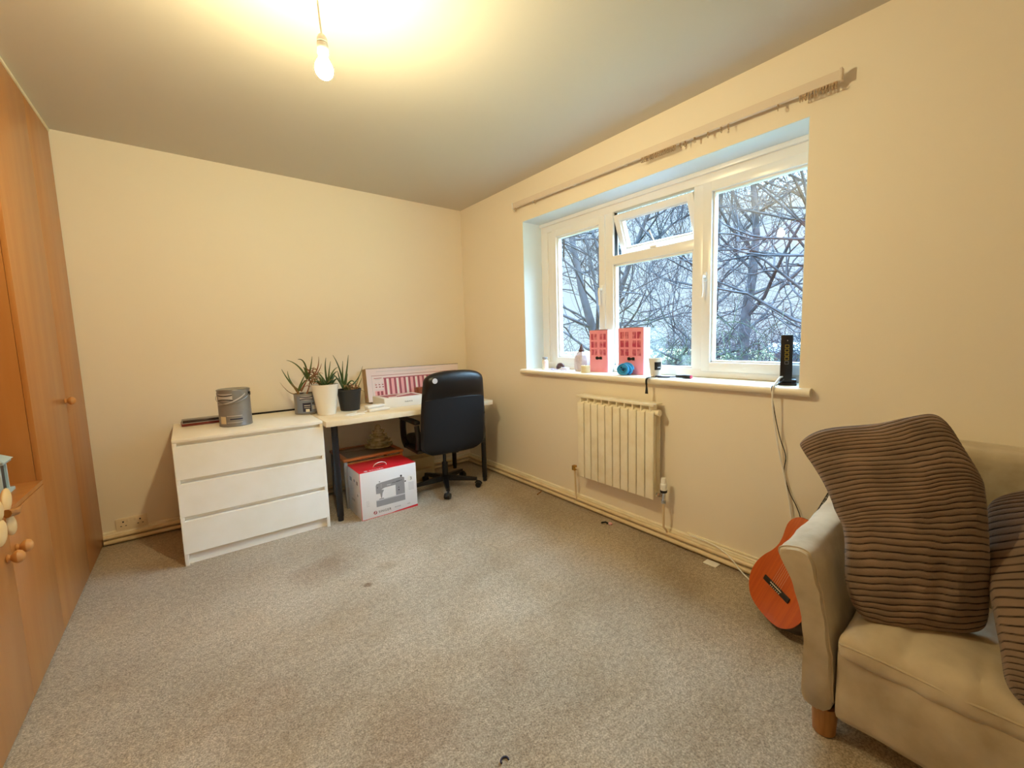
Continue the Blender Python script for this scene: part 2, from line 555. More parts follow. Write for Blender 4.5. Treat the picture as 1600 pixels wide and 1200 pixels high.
# ================================================================== SETTING
WY0, WY1, WZ0, WZ1 = -1.0626, -3.2842, 1.06, 2.3376     # window opening
RD = 0.235                                              # reveal depth
XW = W + 0.33                                           # outer face of the wall
MB().box(-0.62, XW, YB - 0.1, 0.1, -0.1, 0.0).build('floor', 'carpet', smooth=0)['kind'] = 'structure'
MB().box(-0.62, XW, YB - 0.1, 0.1, H, H + 0.12).build('ceiling', 'ceiling', smooth=0)['kind'] = 'structure'
MB().box(-0.62, W + .02, 0, 0.12, 0, H).build('wall_back', 'wall', smooth=0)['kind'] = 'structure'
MB().box(-0.62, W + .02, YB - 0.12, YB, 0, H).build('wall_front', 'wall', smooth=0)['kind'] = 'structure'
MB().box(-0.72, -0.60, YB, 0, 0, H).build('wall_left', 'wall', smooth=0)['kind'] = 'structure'
b = MB()
g = 0.002
b.box(W, XW, WY0, 0.12, 0, H)
b.box(W, XW, YB, WY1, 0, H)
b.box(W, XW, WY1, WY0, 0, WZ0 - 0.028)
b.box(W, XW, WY1, WY0, WZ1, H)
struct(b.build('wall_right', 'wall', smooth=0))
# plastered reveals of the window opening: two cheeks and the soffit
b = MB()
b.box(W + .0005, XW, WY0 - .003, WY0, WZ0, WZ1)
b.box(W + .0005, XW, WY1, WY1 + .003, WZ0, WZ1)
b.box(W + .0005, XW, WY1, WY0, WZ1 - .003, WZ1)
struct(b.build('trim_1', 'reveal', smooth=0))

# skirtings: board with a stepped top
def skirt(p0, p1, nrm, name):
    prof = [(0, 0), (0.014, 0), (0.014, 0.062), (0.011, 0.070), (0.011, 0.078), (0.006, 0.084), (0, 0.086)]
    p0, p1, nrm = Vector(p0), Vector(p1), Vector(nrm)
    vs = [p + nrm * a + Vector((0, 0, z)) for p in (p0, p1) for a, z in prof]
    n = len(prof)
    fs = [(i, (i + 1) % n, (i + 1) % n + n, i + n) for i in range(n)] + [tuple(range(n)), tuple(range(2 * n - 1, n - 1, -1))]
    return struct(MB().add(vs, fs).build(name, 'gloss', smooth=0))
skirt((0, 0, 0), (W, 0, 0), (0, -1, 0), 'baseboard_back')
skirt((W, -0.014, 0), (W, YB, 0), (-1, 0, 0), 'baseboard_right')
skirt((0.0, YB, 0), (W - .014, YB, 0), (0, 1, 0), 'baseboard_front')
# cable trunking on top of the window-wall skirting
struct(MB().box(W - 0.010, W, -2.68, YB + 0.02, 0.0865, 0.0985, bev=0.002).build('trim_2', 'gloss'))

# window board (sill) with bullnose
b = MB()
def sillprof(y):
    pr = [(W + RD + .02, WZ0), (W + RD + .02, WZ0 - .028), (W + .001, WZ0 - .028), (W + .001, WZ0 - .040)]
    for k in range(9):
        q = -pi / 2 - pi * k / 8
        pr.append((W - 0.030 + 0.020 * cos(q), WZ0 - 0.020 + 0.020 * sin(q)))
    return [(x, y, z) for x, z in pr]
ys = [-1.030, -3.345]
vs = sillprof(ys[0]) + sillprof(ys[1])
n = len(vs) // 2
b.add(vs, [(i, (i + 1) % n, (i + 1) % n + n, i + n) for i in range(n)] + [tuple(range(n)), tuple(range(2 * n - 1, n - 1, -1))])
# inside the opening the board is only as wide as the opening; the horns stop at the wall face
for i, p in enumerate(b.v):
    if p[0] > W + .0005:
        b.v[i] = (p[0], max(min(p[1], WY0 - .0005), WY1 + .0005), p[2])
M['sill'] = mat('cream_sill_gloss', (248, 240, 222), 0.35, bump=0.05, bscale=30)
sill = tag(b.build('window_sill', 'sill', smooth=40), 'long white window board with a rounded front edge under the window', 'window sill')

# ------------------------------------------------------------------ window
XF0, XF1 = W + 0.235, W + 0.305          # frame depth
XS = W + 0.198                            # sash face stands a little proud
win = bpy.data.objects.new('window_1', None); C.objects.link(win); win['kind'] = 'structure'
def bar(b, y0, y1, z0, z1, x0, x1, bev=0.004, mi=0):
    b.box(x0, x1, y0, y1, z0, z1, mi, bev)
yL, yR = WY0 - .0006, WY1 - .075
b = MB()
FX0, FX1 = W + 0.205, W + 0.275
bar(b, yL, yL - .085, WZ0 + .001, WZ1 - .001, FX0, FX1)
bar(b, yL - .08, yL - .150, WZ0 + .001, WZ1 - .001, FX0 + .012, FX1)
bar(b, yR + .020, yR, WZ0 + .001, WZ1 - .004, FX0, FX1)
bar(b, yL - .0004, yR, WZ1 - .082, WZ1 - .0015, FX0 - .0012, FX1 - .001)
bar(b, yL - .0004, yR, WZ0 + .0015, WZ0 + .052, FX0 - .0012, FX1 - .001)
bar(b, -1.828, -1.904, WZ0 + .03, WZ1 - .05, FX0 + .0005, FX1)
bar(b, -2.571, -2.640, WZ0 + .03, WZ1 - .05, FX0 + .0005, FX1)
bar(b, -1.89, -2.58, 1.872, 1.938, FX0 + .001, FX1)
# head trim strip against the soffit
bar(b, yL - .0008, yR - .0004, WZ1 - .03, WZ1 - .002, FX0 - .02, FX0 + .01)
b.build('window_frame', 'upvc', win)
def sash(name, y0, y1, z0, z1, w=0.058, parent=win, mx=None, xo=0.0, rev=0.0):
    """casement: mitred frame, chamfered bead, gasket line, pane"""
    b = MB()
    x0, x1 = FX0 - 0.014 + xo, FX1 - 0.012 + xo
    a, c = max(y0, y1), min(y0, y1)
    for (ya, yb, za, zb) in ((a, a - w, z0, z1), (c + w, c, z0, z1), (a - w + .004, c + w - .004, z1 - w, z1), (a - w + .004, c + w - .004, z0, z0 + w)):
        b.box(x0, x1, ya, yb, za, zb, 0, 0.004)
    # glazing beads, sloping
    for (ya, yb, za, zb) in ((a - w, a - w - .012, z0 + w, z1 - w), (c + w + .012, c + w, z0 + w, z1 - w), (a - w, c + w, z1 - w - .012, z1 - w), (a - w, c + w, z0 + w, z0 + w + .012)):
        b.box(x0 + .018, x1 - .012, ya, yb, za, zb, 0, 0.003)
    if mx: b.v = [tuple(mx @ Vector(p)) for p in b.v]
    o = b.build(name, 'upvc', parent)
    p = MB().box((x0 + x1) / 2 - .003, (x0 + x1) / 2 + .003, a - w + .004, c + w - .004, z0 + w - .004, z1 - w + .004)
    if mx: p.v = [tuple(mx @ Vector(q)) for q in p.v]
    p.build('pane', 'glass', o, smooth=0)
    return o
s1 = sash('sash', yL - .150, -1.832, WZ0 + .040, 2.254, w=0.060)
s3 = sash('sash', -2.642, yR + .016, WZ0 + .040, 2.254, w=0.058)
# fixed centre light: beads and pane only
b = MB()
for (ya, yb, za, zb) in ((-1.904, -1.918, WZ0 + .05, 1.873), (-2.557, -2.571, WZ0 + .05, 1.873), (-1.904, -2.571, 1.86, 1.873), (-1.904, -2.571, WZ0 + .05, WZ0 + .064)):
    b.box(FX0 + .014, FX1 - .02, ya, yb, za, zb, 0, 0.003)
s2 = b.build('glazing_bead', 'upvc', win)
MB().box(FX0 + .03, FX0 + .036, -1.906, -2.569, WZ0 + .05, 1.873).build('pane', 'glass', s2, smooth=0)
# top-hung fanlight, pushed open at the bottom
hinge = Vector((FX1 - .012, 0, 2.262))
mxo = Matrix.Translation(hinge) @ Matrix.Rotation(radians(-21), 4, 'Y') @ Matrix.Translation(-hinge)
s4 = sash('fanlight', -1.911, -2.564, 1.950, 2.252, w=0.046, mx=mxo)
# black gasket round the fanlight opening
b = MB()
b.box(FX0 + .03, FX0 + .036, -1.904, -2.571, 2.258, 2.264)
b.box(FX0 + .02, FX0 + .05, -1.904, -1.908, 1.94, 2.262)
b.box(FX0 + .02, FX0 + .05, -2.567, -2.571, 1.94, 2.262)
b.build('gasket', 'gasket', win, smooth=0)
# handles
def handle(y, z, L, flip=1):
    b = MB()
    x = FX0 - .014
    b.box(x - .010, x, y - .013, y + .013, z - .03, z + .03, 0, .006, 3)
    b.cyl((x - .008, y, z), (x - .034, y, z), .010, .009, 14)
    b.tube(spline([(x - .034, y, z + .008), (x - .040, y, z - .03), (x - .034, y, z - .08), (x - .038, y + .004 * flip, z - .125)]), .0085, 10, flat=.7)
    return b.build('window_handle', 'white_gloss', win)
handle(-2.664, 1.690, .12)
handle(-1.805, 1.700, .12, -1)
b = MB()
b.tube([(FX0 - .002, -2.235, 2.06), (FX0 + .03, -2.262, 1.97), (FX0 + .002, -2.268, 1.948)], .005, 8)
b.box(FX0 - .006, FX0 + .012, -2.24, -2.295, 1.938, 1.952, 0, .003)
b.build('window_stay', 'white_gloss', win)

# ------------------------------------------------------------------ heating pipes
def pipe_path(off, z):
    r = 0.02
    return [(0.004, -off, z), (W - off - r, -off, z), (W - off - r * .3, -off - r * .3, z), (W - off, -off - r, z), (W - off, YB + .03, z)]
tag(MB().tube(pipe_path(0.040, 0.022), 0.0145, 12).build('heating_pipe', 'pipe'), 'lower of the two cream pipes running along the foot of the walls', 'pipe')
tag(MB().tube(pipe_path(0.036, 0.056), 0.0130, 12).build('heating_pipe', 'pipe'), 'upper of the two cream pipes running just above the floor along the walls', 'pipe')

# ------------------------------------------------------------------ radiator
rad = thing('radiator', 'cream wall radiator with vertical fins under the window', 'radiator', (W - .06, -2.16, 0))
n = 10
y0r, y1r = -1.815 + 2.16, -2.500 + 2.16
w = (y0r - y1r) / n
for i in range(n):
    b = MB()
    yc = y0r - w * (i + .5)
    # front plate with rounded ends and edges
    b.box(-.052, -.040, yc - w * .46, yc + w * .46, .282, .850, 0, .006, 3)
    b.box(-.047, .030, yc - w * .07, yc + w * .07, .290, .889, 0, .002)
    b.box(.022, .030, yc - w * .42, yc + w * .42, .30, .86, 0, .003)
    b.cyl((-.015, yc - w * .5, .845), (-.015, yc + w * .5, .845), .019, n=14)
    b.cyl((-.015, yc - w * .5, .315), (-.015, yc + w * .5, .315), .019, n=14)
    # rounded shoulder under the grille
    b.box(-.044, .026, yc - w * .44, yc + w * .44, .838, .854, 0, .006, 3)
    b.build('radiator_fin', 'gloss', rad)
b = MB()
b.box(-.056, .036, y1r - .004, y0r + .004, .897, .905, 0, .003)
b.box(-.058, -.050, y1r - .004, y0r + .004, .889, .905, 0, .002)
b.build('top_grille', 'gloss', rad)
b = MB()
b.cyl((-.015, y1r - .0, .845), (-.015, y1r - .022, .845), .021, n=16)
b.cyl((-.015, y1r - .022, .845), (-.015, y1r - .028, .845), .012, n=8)
b.build('end_plug', 'gloss', rad)
vy = y1r - .052
b = MB()
b.cyl((-.015, y1r, .315), (-.015, vy, .315), .010, n=10)
b.cyl((-.015, y1r - .015, .315), (-.015, y1r - .028, .315), .015, n=6)
b.cyl((-.015, vy, .285), (-.015, vy, .345), .013, n=8)
b.cyl((-.015, vy, .270), (-.015, vy, .290), .016, n=6)
v = b.build('valve', 'chrome', rad)
b = MB()
b.lathe([(0, .356), (.021, .356), (.022, .372), (.019, .376), (.022, .378), (.022, .395), (.018, .400), (.017, .430), (.013, .436), (0, .437)], (-.015, vy, 0), 20)
b.build('thermostat_head', 'white_gloss', v)
MB().lathe([(0.018, .338), (.0225, .342), (.0225, .356), (.018, .357)], (-.015, vy, 0), 20).build('collar', 'black_plastic', v)
MB().tube([(-.015, vy, .285), (-.014, vy, .11), (.010, vy - .005, .085), (.024, vy - .005, .060)], .0075, 10).build('feed_pipe', 'pipe', rad)
MB().tube([(-.015, y0r + .0, .315), (-.005, y0r + .075, .315), (-.002, y0r + .085, .30), (.004, y0r + .085, .10), (.022, y0r + .088, .030)], .0075, 10).build('return_pipe', 'pipe', rad)
MB().box(-.022, .010, y0r + .070, y0r + .100, .296, .335, 0, .004).build('lockshield_valve', 'brass', rad)
for yy in (y0r - .12, y1r + .12):
    MB().box(.030, .0595, yy - .012, yy + .012, .76, .84, 0, .002).build('wall_bracket', 'gloss', rad)

# ------------------------------------------------------------------ curtain rail
cr = thing('curtain_rail', 'long white plastic curtain rail with loose gliders above the window', 'curtain rail', (W - .05, -2.2, 2.455))
ya, yb = -1.000 + 2.2, -3.415 + 2.2
zt = 0.012
tilt = -0.034 / 2.41          # the rail sags slightly to one end
b = MB()
def railbox(b, x0, x1, z0, z1, bev=0.0015):
    p0, p1 = ya, yb
    vs = []
    for y in (p0, p1):
        zz = (y - ya) * -tilt
        vs += [(x0, y, z0 + zz), (x1, y, z0 + zz), (x1, y, z1 + zz), (x0, y, z1 + zz)]
    b.add(vs, [(0, 1, 2, 3), (7, 6, 5, 4), (0, 4, 5, 1), (1, 5, 6, 2), (2, 6, 7, 3), (3, 7, 4, 0)])
railbox(b, -.006, -.002, .000, .040)
railbox(b, -.004, .012, .034, .038)
railbox(b, -.004, .010, -.002, .003)
railbox(b, .006, .010, .000, .014)
b.build('rail', 'rail', cr, smooth=0)
for yy in (ya - .22, ya - .72, ya - 1.2, ya - 1.68, yb + .12):
    zz = (yy - ya) * -tilt
    MB().box(.004, .0495, yy - .011, yy + .011, .008 + zz, .030 + zz, 0, .002).build('bracket', 'white_gloss', cr)
b = MB(); zz = (yb - ya) * -tilt
b.box(-.010, .016, yb - .008, yb + .004, -.006 + zz, .046 + zz, 0, .002)
b.build('end_stop', 'rail', cr)
MB().box(-.009, .015, ya - .004, ya + .008, -.006, .044, 0, .002).build('end_stop', 'white_gloss', cr)
random.seed(3)
gy = [ya - .012, ya - .03] + [ya - .30] + [ya - 1.36 - .0125 * i for i in range(20)] + [ya - 1.63, ya - 1.66, ya - 1.72, ya - 1.80, ya - 1.875, ya - 1.915, ya - 2.16] + [yb + .16 - .012 * i for i in range(13)]
proto = None
for i, yy in enumerate(gy):
    zz = (yy - ya) * -tilt
    if proto is None:
        b = MB()
        b.box(-.004, .006, -.004, .004, -.012, .000, 0, .001, 1)
        b.tube([(.001 + .0085 * cos(q), 0, -.0205 + .0085 * sin(q)) for q in [pi / 2 + 2 * pi * k / 10 for k in range(10)]], .0022, 5)
        proto = b.build('glider', 'glider', cr)
        o = proto
    else:
        o = proto.copy(); C.objects.link(o); o.parent = cr
    o.location = (0, yy, zz - .001)
    o.rotation_euler = (0, 0, random.uniform(-.5, .5))

# ------------------------------------------------------------------ pendant bulb
PX, PY, PZ = 0.990, -2.300, 2.318
pend = thing('pendant_lamp', 'bare lit bulb hanging from the ceiling on a short cord', 'lamp', (PX, PY, PZ))
b = MB()
b.lathe([(0.0001, -.036), (.010, -.0345), (.020, -.028), (.0275, -.017), (.030, -.004), (.0285, .008), (.023, .021), (.0165, .032), (.0135, .042), (.013, .046)], n=20)
b.build('bulb', 'bulb', pend, smooth=60)
b = MB()
b.lathe([(0, .049), (.0175, .049), (.0185, .055), (.0185, .083), (.0180, .084)], n=24)
b.lathe([(.0182, .0855), (.0185, .088), (.017, .100), (.012, .111), (.006, .116), (.0035, .117)], n=24)
b.build('bulb_holder', 'white_gloss', pend)
MB().lathe([(.0176, .0838), (.0176, .0858)], n=24).build('holder_seam', 'dark_gap', pend)
MB().tube(spline([(0, 0, .112), (-.003, .001, .16), (-.006, .002, .24), (-.006, .002, H - PZ - .02)]), .0032, 8).build('cord', 'cord_white', pend)
MB().lathe([(.038, H - PZ - .0005), (.038, H - PZ - .008), (.028, H - PZ - .022), (.008, H - PZ - .028), (0, H - PZ - .028)], (-.006, .002, 0), 28).build('ceiling_rose', 'white_gloss', pend)

# ------------------------------------------------------------------ fitted wardrobe
wr = thing('fitted_wardrobe', 'built-in beech veneer wardrobe with an open niche along the left wall', 'wardrobe', (0, 0, 0), -0.0122)
NY, NZ, NTOP = -1.140, 0.742, 2.36
YE = -3.62
D = -0.565
TOPZ = H - .012
b = MB()
b.box(D, -.019, -.004, -.022, .0, TOPZ)                      # end panel by the wall
b.box(D, -.019, NY, NY + .018, .0, TOPZ)                      # side of the niche
b.box(D, -.019, YE, YE + .018, .0, TOPZ)
b.box(D, D + .01, YE + .018, -.022, .06, TOPZ)                 # back
b.box(D, -.019, YE + .018, -.022, .055, .073)
b.box(D + .01, -.0005, YE + .018, NY, NZ - .018, NZ)           # niche floor
b.box(D + .01, -.019, YE + .018, NY, NTOP, NTOP + .018)
b.box(D, -.019, YE + .018, -.022, TOPZ - .02, TOPZ)
b.box(-.05, -.035, YE + .018, -.022, 0, .055)                 # plinth
b.build('carcass', 'beech', wr)
def door(y0, y1, z0, z1, kn=None):
    o = MB().box(-.018, 0, y0 - .0007, y1 + .0007, z0, z1, 0, .001).build('door', 'beech', wr)
    if kn:
        k = MB().lathe([(.0, 0.001), (.014, .001), (.015, .004), (.011, .007), (.010, .010), (.015, .014), (.022, .021), (.0235, .028), (.020, .036), (.011, .042), (0, .044)], (0, kn[0], kn[1]), 22, mx=Matrix.Rotation(pi / 2, 4, 'Y'))
        k.build('knob', 'beech_knob', o)
    return o
door(-.004, -.5, .012, TOPZ - .006)
door(-.5, NY, .012, TOPZ - .006, (-.535, 1.040))
door(NY, -1.635, .012, NZ - .022, (-1.585, .590))
door(-1.635, -2.13, .012, NZ - .022, (-1.690, .588))
door(-2.13, -2.62, .012, NZ - .022)
door(-2.62, YE, .012, NZ - .022)
door(NY, -1.97, NTOP + .002, TOPZ - .006)
door(-1.97, -2.8, NTOP + .002, TOPZ - .006)
door(-2.8, YE, NTOP + .002, TOPZ - .006)
MB().box(-.012, .006, YE, -.002, TOPZ - .004, H - .0005, 0, .002).build('cornice_strip', 'gloss', wr)

# things on the niche shelf
ln = thing('lantern', 'small pale blue house-shaped lantern standing in the wardrobe niche', 'lantern', (-.125, -1.300, NZ))
b = MB()
b.box(-.055, .055, -.055, .055, 0, .014, 0, .003)
b.box(-.055, .055, -.055, .055, .125, .137, 0, .003)
for sx_ in (-1, 1):
    for sy_ in (-1, 1):
        b.box(sx_ * .034 - .009 * (sx_ < 0) * 1.0, sx_ * .034 + .009 * (sx_ > 0), sy_ * .034 - .009 * (sy_ < 0), sy_ * .034 + .009 * (sy_ > 0), .014, .125)
b.build('frame', 'blue_paint', ln)
b = MB()
b.add([(-.06, -.06, .137), (.06, -.06, .137), (.06, .06, .137), (-.06, .06, .137), (0, 0, .185)], [(0, 1, 2, 3), (0, 1, 4), (1, 2, 4), (2, 3, 4), (3, 0, 4)])
b.build('roof', 'blue_paint', ln, smooth=0)
MB().box(-.036, .036, -.036, .036, .015, .124).build('pane', 'dark_print', ln, smooth=0)
pt = thing('flower_ornament', 'cream ornament with rounded petals hanging over the niche ledge', 'ornament', (.012, -1.800, NZ + .036))
for k, (dy, dz, a) in enumerate([(.045, .035, .9), (.055, -.055, -.7), (-.05, .03, 2.3), (-.045, -.05, -2.2)]):
    b = MB()
    def pf(u, v, dy=dy, dz=dz, a=a):
        q = 2 * pi * u; ph = pi * v
        yy, zz = .046 * sin(ph) * cos(q), .034 * cos(ph)
        xx = .012 * sin(ph) * sin(q)
        return (xx, dy + yy * cos(a) - zz * sin(a), dz + yy * sin(a) + zz * cos(a))
    b.grid(pf, 18, 10, wrap=True)
    b.build('petal', 'cream_cer', pt, weld=True, smooth=60)
b = MB()
b.tube([(.008, 0, 0), (.022, .03, -.005), (.028, .068, .004)], [.014, .012, .003], 10)
b.build('pointed_centre', 'wood_leg', pt)
MB().tube([(-.004, -.02, .01), (-.02, -.03, .05)], .004, 6).build('stem', 'wood_leg', pt)

# ================================================================== FURNITURE
# chest of drawers
CX0, CX1, CYF, CH = 0.418, 1.2225, -0.758, 0.780
ch = thing('chest_of_drawers', 'wide white chest with three handleless drawers beside the desk', 'chest of drawers', (0, 0, 0))
b = MB()
b.box(CX0, CX0 + .020, -.060, CYF, 0, CH - .020, 0, .001)
b.box(CX1 - .020, CX1, -.060, CYF, 0, CH - .020, 0, .001)
b.box(CX0, CX1, -.060, -.064, .02, CH - .02)
b.box(CX0 + .02, CX1 - .02, -.08, CYF + .030, .0, .055)
b.box(CX0 + .02, CX1 - .02, -.08, CYF + .030, .055, .070)
b.build('carcass', 'white', ch)
MB().box(CX0, CX1, -.050, CYF - .002, CH - .020, CH, 0, .0015).build('top_panel', 'white', ch)
dz = (CH - .022 - .066) / 3
for k in range(3):
    z0 = .066 + k * dz
    b = MB()
    # front slopes out to a finger lip at the top
    y0 = CYF
    xa, xb = CX0 + .0035, CX1 - .0035
    pr = [(y0 + .020, z0 + .004), (y0 + .002, z0 + .004), (y0 - .0015, z0 + .008), (y0 - .0015, z0 + dz - .022), (y0 + .006, z0 + dz - .020), (y0 + .020, z0 + dz - .020)]
    vs = [(xa, y, z) for y, z in pr] + [(xb, y, z) for y, z in pr]
    nn = len(pr)
    b.add(vs, [(i, (i + 1) % nn, (i + 1) % nn + nn, i + nn) for i in range(nn)] + [tuple(range(nn)), tuple(range(2 * nn - 1, nn - 1, -1))])
    b.box(xa + .02, xb - .02, y0 + .020, -.12, z0 + .01, z0 + dz - .05)
    d = b.build('drawer', 'white', ch, smooth=0)
    MB().box(CX0 + .02, CX1 - .02, CYF + .024, CYF + .028, z0 + dz - .02, z0 + dz + .004).build('grip_rail', 'white', d, smooth=0)

# desk
DX0, DX1, DYF, DYB, DZ = 1.2345, 2.630, -0.800, -0.060, 0.775
dk = thing('desk', 'long white desk top on black metal legs in the corner', 'desk', (0, 0, 0))
MB().box(DX0, DX1, DYB, DYF, DZ - .040, DZ, 0, .002).build('desk_top', 'desk_top', dk)
for lx, ly in ((1.307, -.705), (2.575, -.700), (1.307, -.14), (2.56, -.14)):
    b = MB()
    b.cyl((lx, ly, .035), (lx, ly, DZ - .041), .0225, n=20)
    b.cyl((lx, ly, .0), (lx, ly, .036), .0190, n=20)
    b.box(lx - .045, lx + .045, ly - .045, ly + .045, DZ - .0445, DZ - .0402, 0, .002)
    b.build('leg', 'black_metal', dk)

# black thin board standing in the gap behind the chest
tag(MB().box(.46, 1.19, -.016, -.024, .0, .790).build('thin_board', 'ebony', smooth=0), 'thin black board standing between chest of drawers and back wall', 'board')

# double socket on the back wall
so = thing('wall_socket', 'cream double power socket low on the back wall near the wardrobe', 'socket', (.145, 0, .118))
MB().box(-.080, .080, -.012, -.0005, -.043, .043, 0, .004).build('face_plate', 'socket', so)
for sx_ in (-.042, .042):
    MB().box(sx_ - .004, sx_ + .004, -.0135, -.0115, .012, .022).build('pin_hole', 'dark_print', so, smooth=0)
    for q in (-.012, .012): MB().box(sx_ + q - .004, sx_ + q + .004, -.0125, -.0115, -.014, -.009).build('pin_hole', 'dark_print', so, smooth=0)
    MB().box(sx_ * .45 - .006, sx_ * .45 + .006, -.0155, -.0115, .012, .034, 0, .001).build('switch', 'socket', so)

# ------------------------------------------------------------------ office chair
oc = thing('office_chair', 'black leather office chair on castors pushed in at the desk', 'office chair', (2.215, -.615, 0), radians(-3))
# backrest: curved shell with a fat padded roll at the top
def backfn(u, v, side=0):
    z = .375 + .71 * v
    hw = .292 - .03 * v + .012 * sin(pi * v) - .02 * max(0, v - .9) * 10 * .5
    if v < .12: hw -= .10 * ((.12 - v) / .12) ** 2
    if v > .93: hw -= .05 * ((v - .93) / .07) ** 2
    x = (2 * u - 1) * hw
    y = -.205 - .075 * v + .03 * sin(pi * v) * 0 - .035 * (1 - (2 * u - 1) ** 2) * .6
    z -= .022 * abs(2 * u - 1) ** 3 * (v > .5) * v
    th = .032 + .02 * (v > .72) * math.sin(pi * min(1, max(0, (v - .72) / .28))) ** .7
    edge = (1 - (2 * u - 1) ** 8) * (1 - (2 * v - 1) ** 12)
    y += side * th * max(0, edge) ** .5
    return Vector((x, y, z))
b = MB()
b.grid(lambda u, v: backfn(u, v, -1), 26, 40)
b.grid(lambda u, v: backfn(u, v, 1.5), 26, 40)
bk = b.build('backrest', 'leather', oc, weld=True, smooth=60)
# fabric rear cover panel of the back, below the leather roll
b = MB()
def cover(u, v):
    p = backfn(.035 + .93 * u, .02 + .66 * v, -1)
    return p + Vector((0, -.003, 0))
b.grid(cover, 20, 24)
b.grid(lambda u, v: cover(u, v) + Vector((0, .004, 0)), 20, 24)
b.build('back_cover', 'chair_back', bk, smooth=60)
MB().tube([backfn(.035 + .93 * k / 20, .685, -1) + Vector((0, -.001, 0)) for k in range(21)], .0016, 6).build('seam', 'leather', bk)
MB().tube(bez((.262, -.245, .70), (.288, -.225, .71), (.300, -.235, .685), (.275, -.25, .68), 8), .008, 8).build('tension_lever', 'black_plastic', oc)
# white round sticker on the back's top left
MB().lathe([(0, .0015), (.0205, .0015), (.0215, 0)], n=20, mx=Matrix.Translation((-.200, -.352, 1.012)) @ Matrix.Rotation(radians(90), 4, 'X')).build('round_sticker', 'light_grey', bk, label='pale round sticker')
def seatf(p):
    p = p.copy()
    k = (p.x / .26) ** 2
    p.z += .012 * k + .006 * noise.noise(Vector((p.x * 8, p.y * 8, 0)))
    if p.y > .16: p.z -= .6 * (p.y - .16) ** 1.2 * .5
    return p
MB().soft((0, .03, .455), (.262, .25, .052), .045, (18, 18, 5), seatf).build('seat', 'leather', oc, weld=True, smooth=60)
for sx_ in (-1, 1):
    x = sx_ * .300
    b = MB()
    # looped arm: front post, pad, rear link
    b.tube(spline([(x, .10, .43), (x, .155, .48), (x, .17, .58), (x, .155, .655)]), [.024] * 19, 10, flat=1.7)
    b.tube(spline([(x, -.17, .44), (x, -.19, .52), (x, -.17, .64)]), [.018] * 13, 10, flat=1.2)
    b.box(x - .026 * 1, x + .026, -.19, .20, .648, .682, 0, .012, 3)
    b.box(x - .012 - .06 * (sx_ > 0), x + .012 + .06 * (sx_ < 0), -.19, .14, .405, .43, 0, .006)
    b.build('armrest', 'black_plastic', oc)
b = MB()
b.box(-.11, .11, -.11, .13, .365, .405, 0, .01)
b.box(-.03, .03, -.24, .10, .372, .398, 0, .005)
b.tube([(.06, .03, .375), (.20, .05, .370), (.27, .05, .372)], .006, 8)
b.box(.24, .30, .043, .057, .366, .378, 0, .003)
b.build('tilt_mechanism', 'black_metal', oc)
b = MB()
b.cyl((0, 0, .10), (0, 0, .24), .026, n=20)
b.cyl((0, 0, .24), (0, 0, .37), .0145, n=16)
b.build('gas_column', 'black_metal', oc)
MB().lathe([(0, .075), (.045, .075), (.05, .09), (.046, .118), (.03, .124), (0, .124)], n=24).build('hub', 'black_plastic', oc)
a0 = math.atan2(-.27, -.115) + radians(3)
for k in range(5):
    a = a0 + k * 2 * pi / 5
    b = MB()
    R_ = .285
    dx, dy = cos(a), sin(a)
    p0, p1 = Vector((dx * .03, dy * .03, .098)), Vector((dx * R_, dy * R_, .078))
    side = Vector((-dy, dx, 0))
    vs = []
    for p, w_, h_ in ((p0, .026, .022), (p0.lerp(p1, .5), .022, .017), (p1, .015, .012)):
        vs += [p + side * w_ - Vector((0, 0, h_)), p + side * w_ * .8 + Vector((0, 0, h_)), p - side * w_ * .8 + Vector((0, 0, h_)), p - side * w_ - Vector((0, 0, h_))]
    fs = [(0, 1, 2, 3), (11, 10, 9, 8)]
    for j in (0, 4):
        fs += [(j + i, j + i + 4, j + (i + 1) % 4 + 4, j + (i + 1) % 4) for i in range(4)]
    b.add(vs, fs)
    leg = b.build('base_leg', 'black_plastic', oc)
    # twin-wheel castor
    c = MB()
    ca = a + random.uniform(-1.2, 1.2)
    cd = Vector((cos(ca), sin(ca), 0)); cs = Vector((-sin(ca), cos(ca), 0))
    cc = p1 + cd * .012; cc.z = .0275
    c.cyl(p1 - Vector((0, 0, .012)), (p1.x, p1.y, .045), .009, n=10)
    for q in (-1, 1):
        c.cyl(cc + cs * q * .006, cc + cs * q * .024, .0272, .0250, 20)
    hood = [cc + cd * (.030 * cos(t)) + Vector((0, 0, .030 * sin(t))) for t in [pi * .05 + pi * .8 * i / 8 for i in range(9)]]
    c.tube(hood, .0075, 8)
    c.build('castor', 'black_plastic', leg)

# ------------------------------------------------------------------ sewing machine box
BX0, BX1, BYF, BYB, BH = 1.420, 1.852, -.836, -.530, .362
sb = thing('sewing_machine_box', 'white and red cardboard box with a sewing machine printed on it, under the desk', 'box', (BX0, BYF, 0))
bw, bd = BX1 - BX0, BYB - BYF
b = MB()
b.box(0, bw, 0, bd, .0, BH, 0, .002)
b.build('carton', 'card_white', sb)
MB().box(.0008, bw - .0008, .0008, bd - .0008, BH - .001, BH + .0012, 0, .0006).build('red_top', 'red', sb)
# red line along the foot widening to the right, and thin edges
def front(u, v, d): return Vector((u, -.0003 - d, v))
b = MB()
b.prism([(0, .0005), (bw, .0005), (bw, .017), (bw * .60, .009), (bw * .5, .004), (0, .004)], front, 0, .0007)
b.prism([(0, .0), (.003, .0), (.003, BH), (0, BH)], front, 0, .0006)
b.build('red_trim', 'red', sb, smooth=0)
